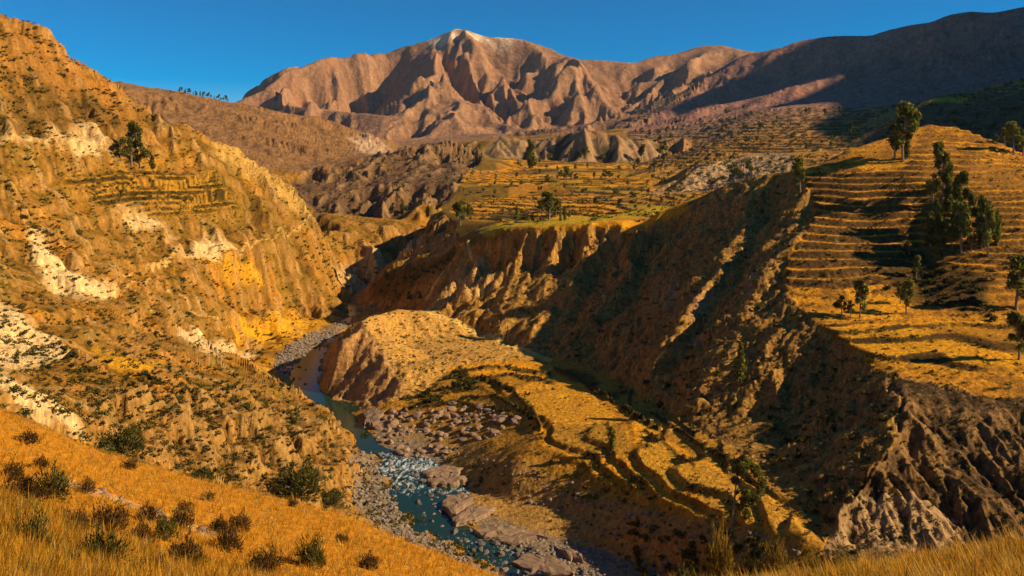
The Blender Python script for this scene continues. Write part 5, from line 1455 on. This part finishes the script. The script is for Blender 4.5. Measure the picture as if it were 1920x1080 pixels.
def make_bush(seed, c0, c1, n=900):
    """an upright twiggy bush one metre tall"""
    r = np.random.default_rng(seed)
    a = r.random(n) * 6.28; el = np.arcsin(r.random(n) ** .7); rad = .35 + .65 * r.random(n) ** .5
    lump = 1 + .22 * np.sin(a * 3 + seed) + .15 * np.sin(a * 5 + el * 4 + seed)
    d = np.stack([np.cos(a) * np.cos(el) * .62, np.sin(a) * np.cos(el) * .62, np.sin(el)], 1) * (rad * lump)[:, None]
    dirn = d / (np.linalg.norm(d, axis=1, keepdims=True) + 1e-6) + r.normal(size=(n, 3)) * .45 + np.array([0, 0, .35])
    dirn /= np.linalg.norm(dirn, axis=1, keepdims=True)
    e = np.cross(dirn, r.normal(size=(n, 3))); e /= np.linalg.norm(e, axis=1, keepdims=True)
    L_ = .17 * (.6 + .8 * r.random((n, 1)))
    v = np.stack([d - dirn * L_ * .5 + e * .022, d - dirn * L_ * .5 - e * .022, d + dirn * L_ * .6], 1).reshape(-1, 3)
    t = np.repeat(np.clip(r.random(n) * .7 + .45 * (rad - .5), 0, 1), 3)[:, None]
    return tri_mesh('foliage', v, np.array(c0) * (1 - t) + np.array(c1) * t, MAT_GRASS)
def make_stems(seed):
    r = np.random.default_rng(seed); v, f = [], []
    for k in range(9):
        a = r.random() * 6.28; s = r.uniform(.25, .5); h = r.uniform(.45, .8)
        a_, b_ = tube([(0, 0, -.15), (math.cos(a) * s * .5, math.sin(a) * s * .5, h * .55), (math.cos(a) * s, math.sin(a) * s, h)], [.022, .015, .006], 4)
        o = len(v); v += a_; f += [tuple(i + o for i in q_) for q_ in b_]
    return new_mesh('stems', v, f, [MAT_BARK])
DARKB = [make_bush(800 + i, (.03, .02, .006), (.17, .09, .016)) for i in range(3)]
GREENB = [make_bush(810 + i, (.025, .03, .006), (.15, .13, .018)) for i in range(3)]
YELB = [make_bush(820 + i, (.10, .06, .01), (.40, .24, .02)) for i in range(2)]
STEM = [make_stems(830 + i) for i in range(3)]
def near_bush(u, v, w, h, kind, label, ymin=0):
    p = pick(u, v, ymin)
    if p is None: print('no bush ground', u, v); return
    W_, H_ = w / F * p.y, h / F * p.y
    ms = {'d': DARKB, 'g': GREENB, 'y': YELB}[kind]
    o = link('bush', None, loc=p, rot=rnd.random() * 6.28, sc=(W_ / 1.1, W_ / 1.1, H_ * 1.1))
    link('foliage', ms[rnd.randrange(len(ms))], o); link('stems', STEM[rnd.randrange(3)], o)
    tag(o, label, 'bush', 'bushes on the near grassy slope')
for b in [(38, 945, 86, 48, 'd', 'wide dark bush against the picture edge, half way up the near slope'), (96, 938, 66, 50, 'g', 'dark green bush touching the wide dark edge bush'),
          (58, 1040, 70, 62, 'g', 'big round olive bush low in the corner of the near slope'), (188, 1068, 78, 64, 'g', 'greenest leafy bush low on the near slope'),
          (196, 1008, 66, 52, 'd', 'brown bush just above the greenest leafy bush'), (144, 1004, 48, 40, 'd', 'brown bush between the big olive bush and the earth track'),
          (118, 980, 34, 24, 'd', 'small brown bush at the start of the earth track'), (262, 1026, 44, 42, 'd', 'rounded brown bush below the middle of the earth track'),
          (307, 1014, 40, 42, 'g', 'upright olive bush below the earth track'), (338, 992, 44, 34, 'd', 'bush at the lower end of the earth track'),
          (278, 980, 42, 28, 'd', 'low bush straddling the earth track'), (222, 988, 36, 28, 'd', 'low brown bush left of the track middle'),
          (346, 1070, 66, 54, 'd', 'broad brown bush at the bottom below the track end'), (427, 1034, 54, 38, 'd', 'broad low bush right of the track end'),
          (448, 996, 42, 30, 'd', 'bush on the open grass right of the track end'), (347, 960, 28, 18, 'd', 'small bush above the end of the track'),
          (410, 1002, 36, 26, 'd', 'small bush touching the end of the track'), (500, 1078, 54, 42, 'd', 'brown bush at the bottom near the middle of the grass'),
          (583, 1064, 54, 48, 'g', 'green bush on the lower right part of the grass'), (478, 1082, 46, 36, 'd', 'bottom bush left of the green one'),
          (282, 1082, 42, 32, 'd', 'bush at the bottom edge under the upright olive bush'), (50, 836, 40, 22, 'd', 'dark bush near the top of the grass below the pale scar'),
          (20, 900, 44, 28, 'd', 'dark bush on the picture edge above the wide dark one'), (240, 880, 30, 16, 'd', 'small dark bush near the upper edge of the grass'),
          (130, 1078, 40, 34, 'd', 'bush at the bottom between the olive bush and the greenest bush'), (548, 950, 18, 12, 'd', 'tiny dark bush on the upper grass edge before the bluff'),
          (690, 1068, 40, 26, 'd', 'brown tuft bush near the lower edge of the grass'), (640, 1020, 26, 18, 'd', 'small brown bush near the middle of the grass edge'),
          (390, 940, 24, 14, 'd', 'small dark bush below the grass edge in the middle'), (160, 925, 36, 22, 'd', 'brown bush right of the dark green bush'), (75, 880, 34, 20, 'd', 'brown bush on the upper grass above the dark green bush'),
          (1350, 1098, 52, 92, 'y', 'tall yellow bush lit by the sun at the bottom below the leaning eucalyptus'), (1456, 1096, 60, 66, 'y', 'feathery yellow bush at the bottom right of the tall yellow bush'),
          (1402, 1104, 44, 50, 'g', 'green bush between the two yellow bottom bushes'), (1290, 1112, 50, 40, 'g', 'dark green bush at the bottom left of the tall yellow bush'), (1520, 1090, 50, 44, 'y', 'yellow bush where the near grass begins at the bottom'), (1580, 1082, 40, 34, 'y', 'low yellow bush at the left end of the bright near grass')]:
    near_bush(*b)
for b in [(232, 852, 74, 42, 'g', 'green bush growing behind the grass edge below the pale scar'), (560, 930, 96, 42, 'g', 'wide green bush at the foot of the bluff behind the grass edge'), (618, 946, 50, 26, 'g', 'smaller green bush at the foot of the bluff by the beach'), (380, 900, 40, 16, 'g', 'low bush line at the foot of the bluff')]:
    near_bush(*b, ymin=100)
print('done', round(time.time() - T0, 1))

# ------------------------------------------------------------------ air: one closed box of thin haze round the land
def build_haze():
    x0, x1, y0, y1, z0, z1 = -15800.0, 15800.0, -60.0, 9500.0, -160.0, 3900.0
    vs = [(x, y, z) for x in (x0, x1) for y in (y0, y1) for z in (z0, z1)]
    fs = [(0, 1, 3, 2), (4, 6, 7, 5), (0, 4, 5, 1), (2, 3, 7, 6), (0, 2, 6, 4), (1, 5, 7, 3)]
    m = bpy.data.materials.new('thin_haze'); m.use_nodes = True
    nt = m.node_tree; nt.nodes.clear()
    out = nt.nodes.new('ShaderNodeOutputMaterial'); v = nt.nodes.new('ShaderNodeVolumePrincipled')
    v.inputs['Color'].default_value = (.50, .72, 1.0, 1); v.inputs['Density'].default_value = 1.0e-5; v.inputs['Anisotropy'].default_value = .0
    nt.links.new(v.outputs[0], out.inputs['Volume'])
    o = link('haze', new_mesh('haze', vs, fs, [m])); tag(o, 'thin blue haze filling the valley air', None, None, 'stuff')
build_haze()
print('end', round(time.time() - T0, 1))
if DEBUG: print('tris total', sum((len(o.data.loops) - 2 * len(o.data.polygons)) for o in SC.objects if o.type == 'MESH'), 'unique', sum((len(m.loops) - 2 * len(m.polygons)) for m in bpy.data.meshes))
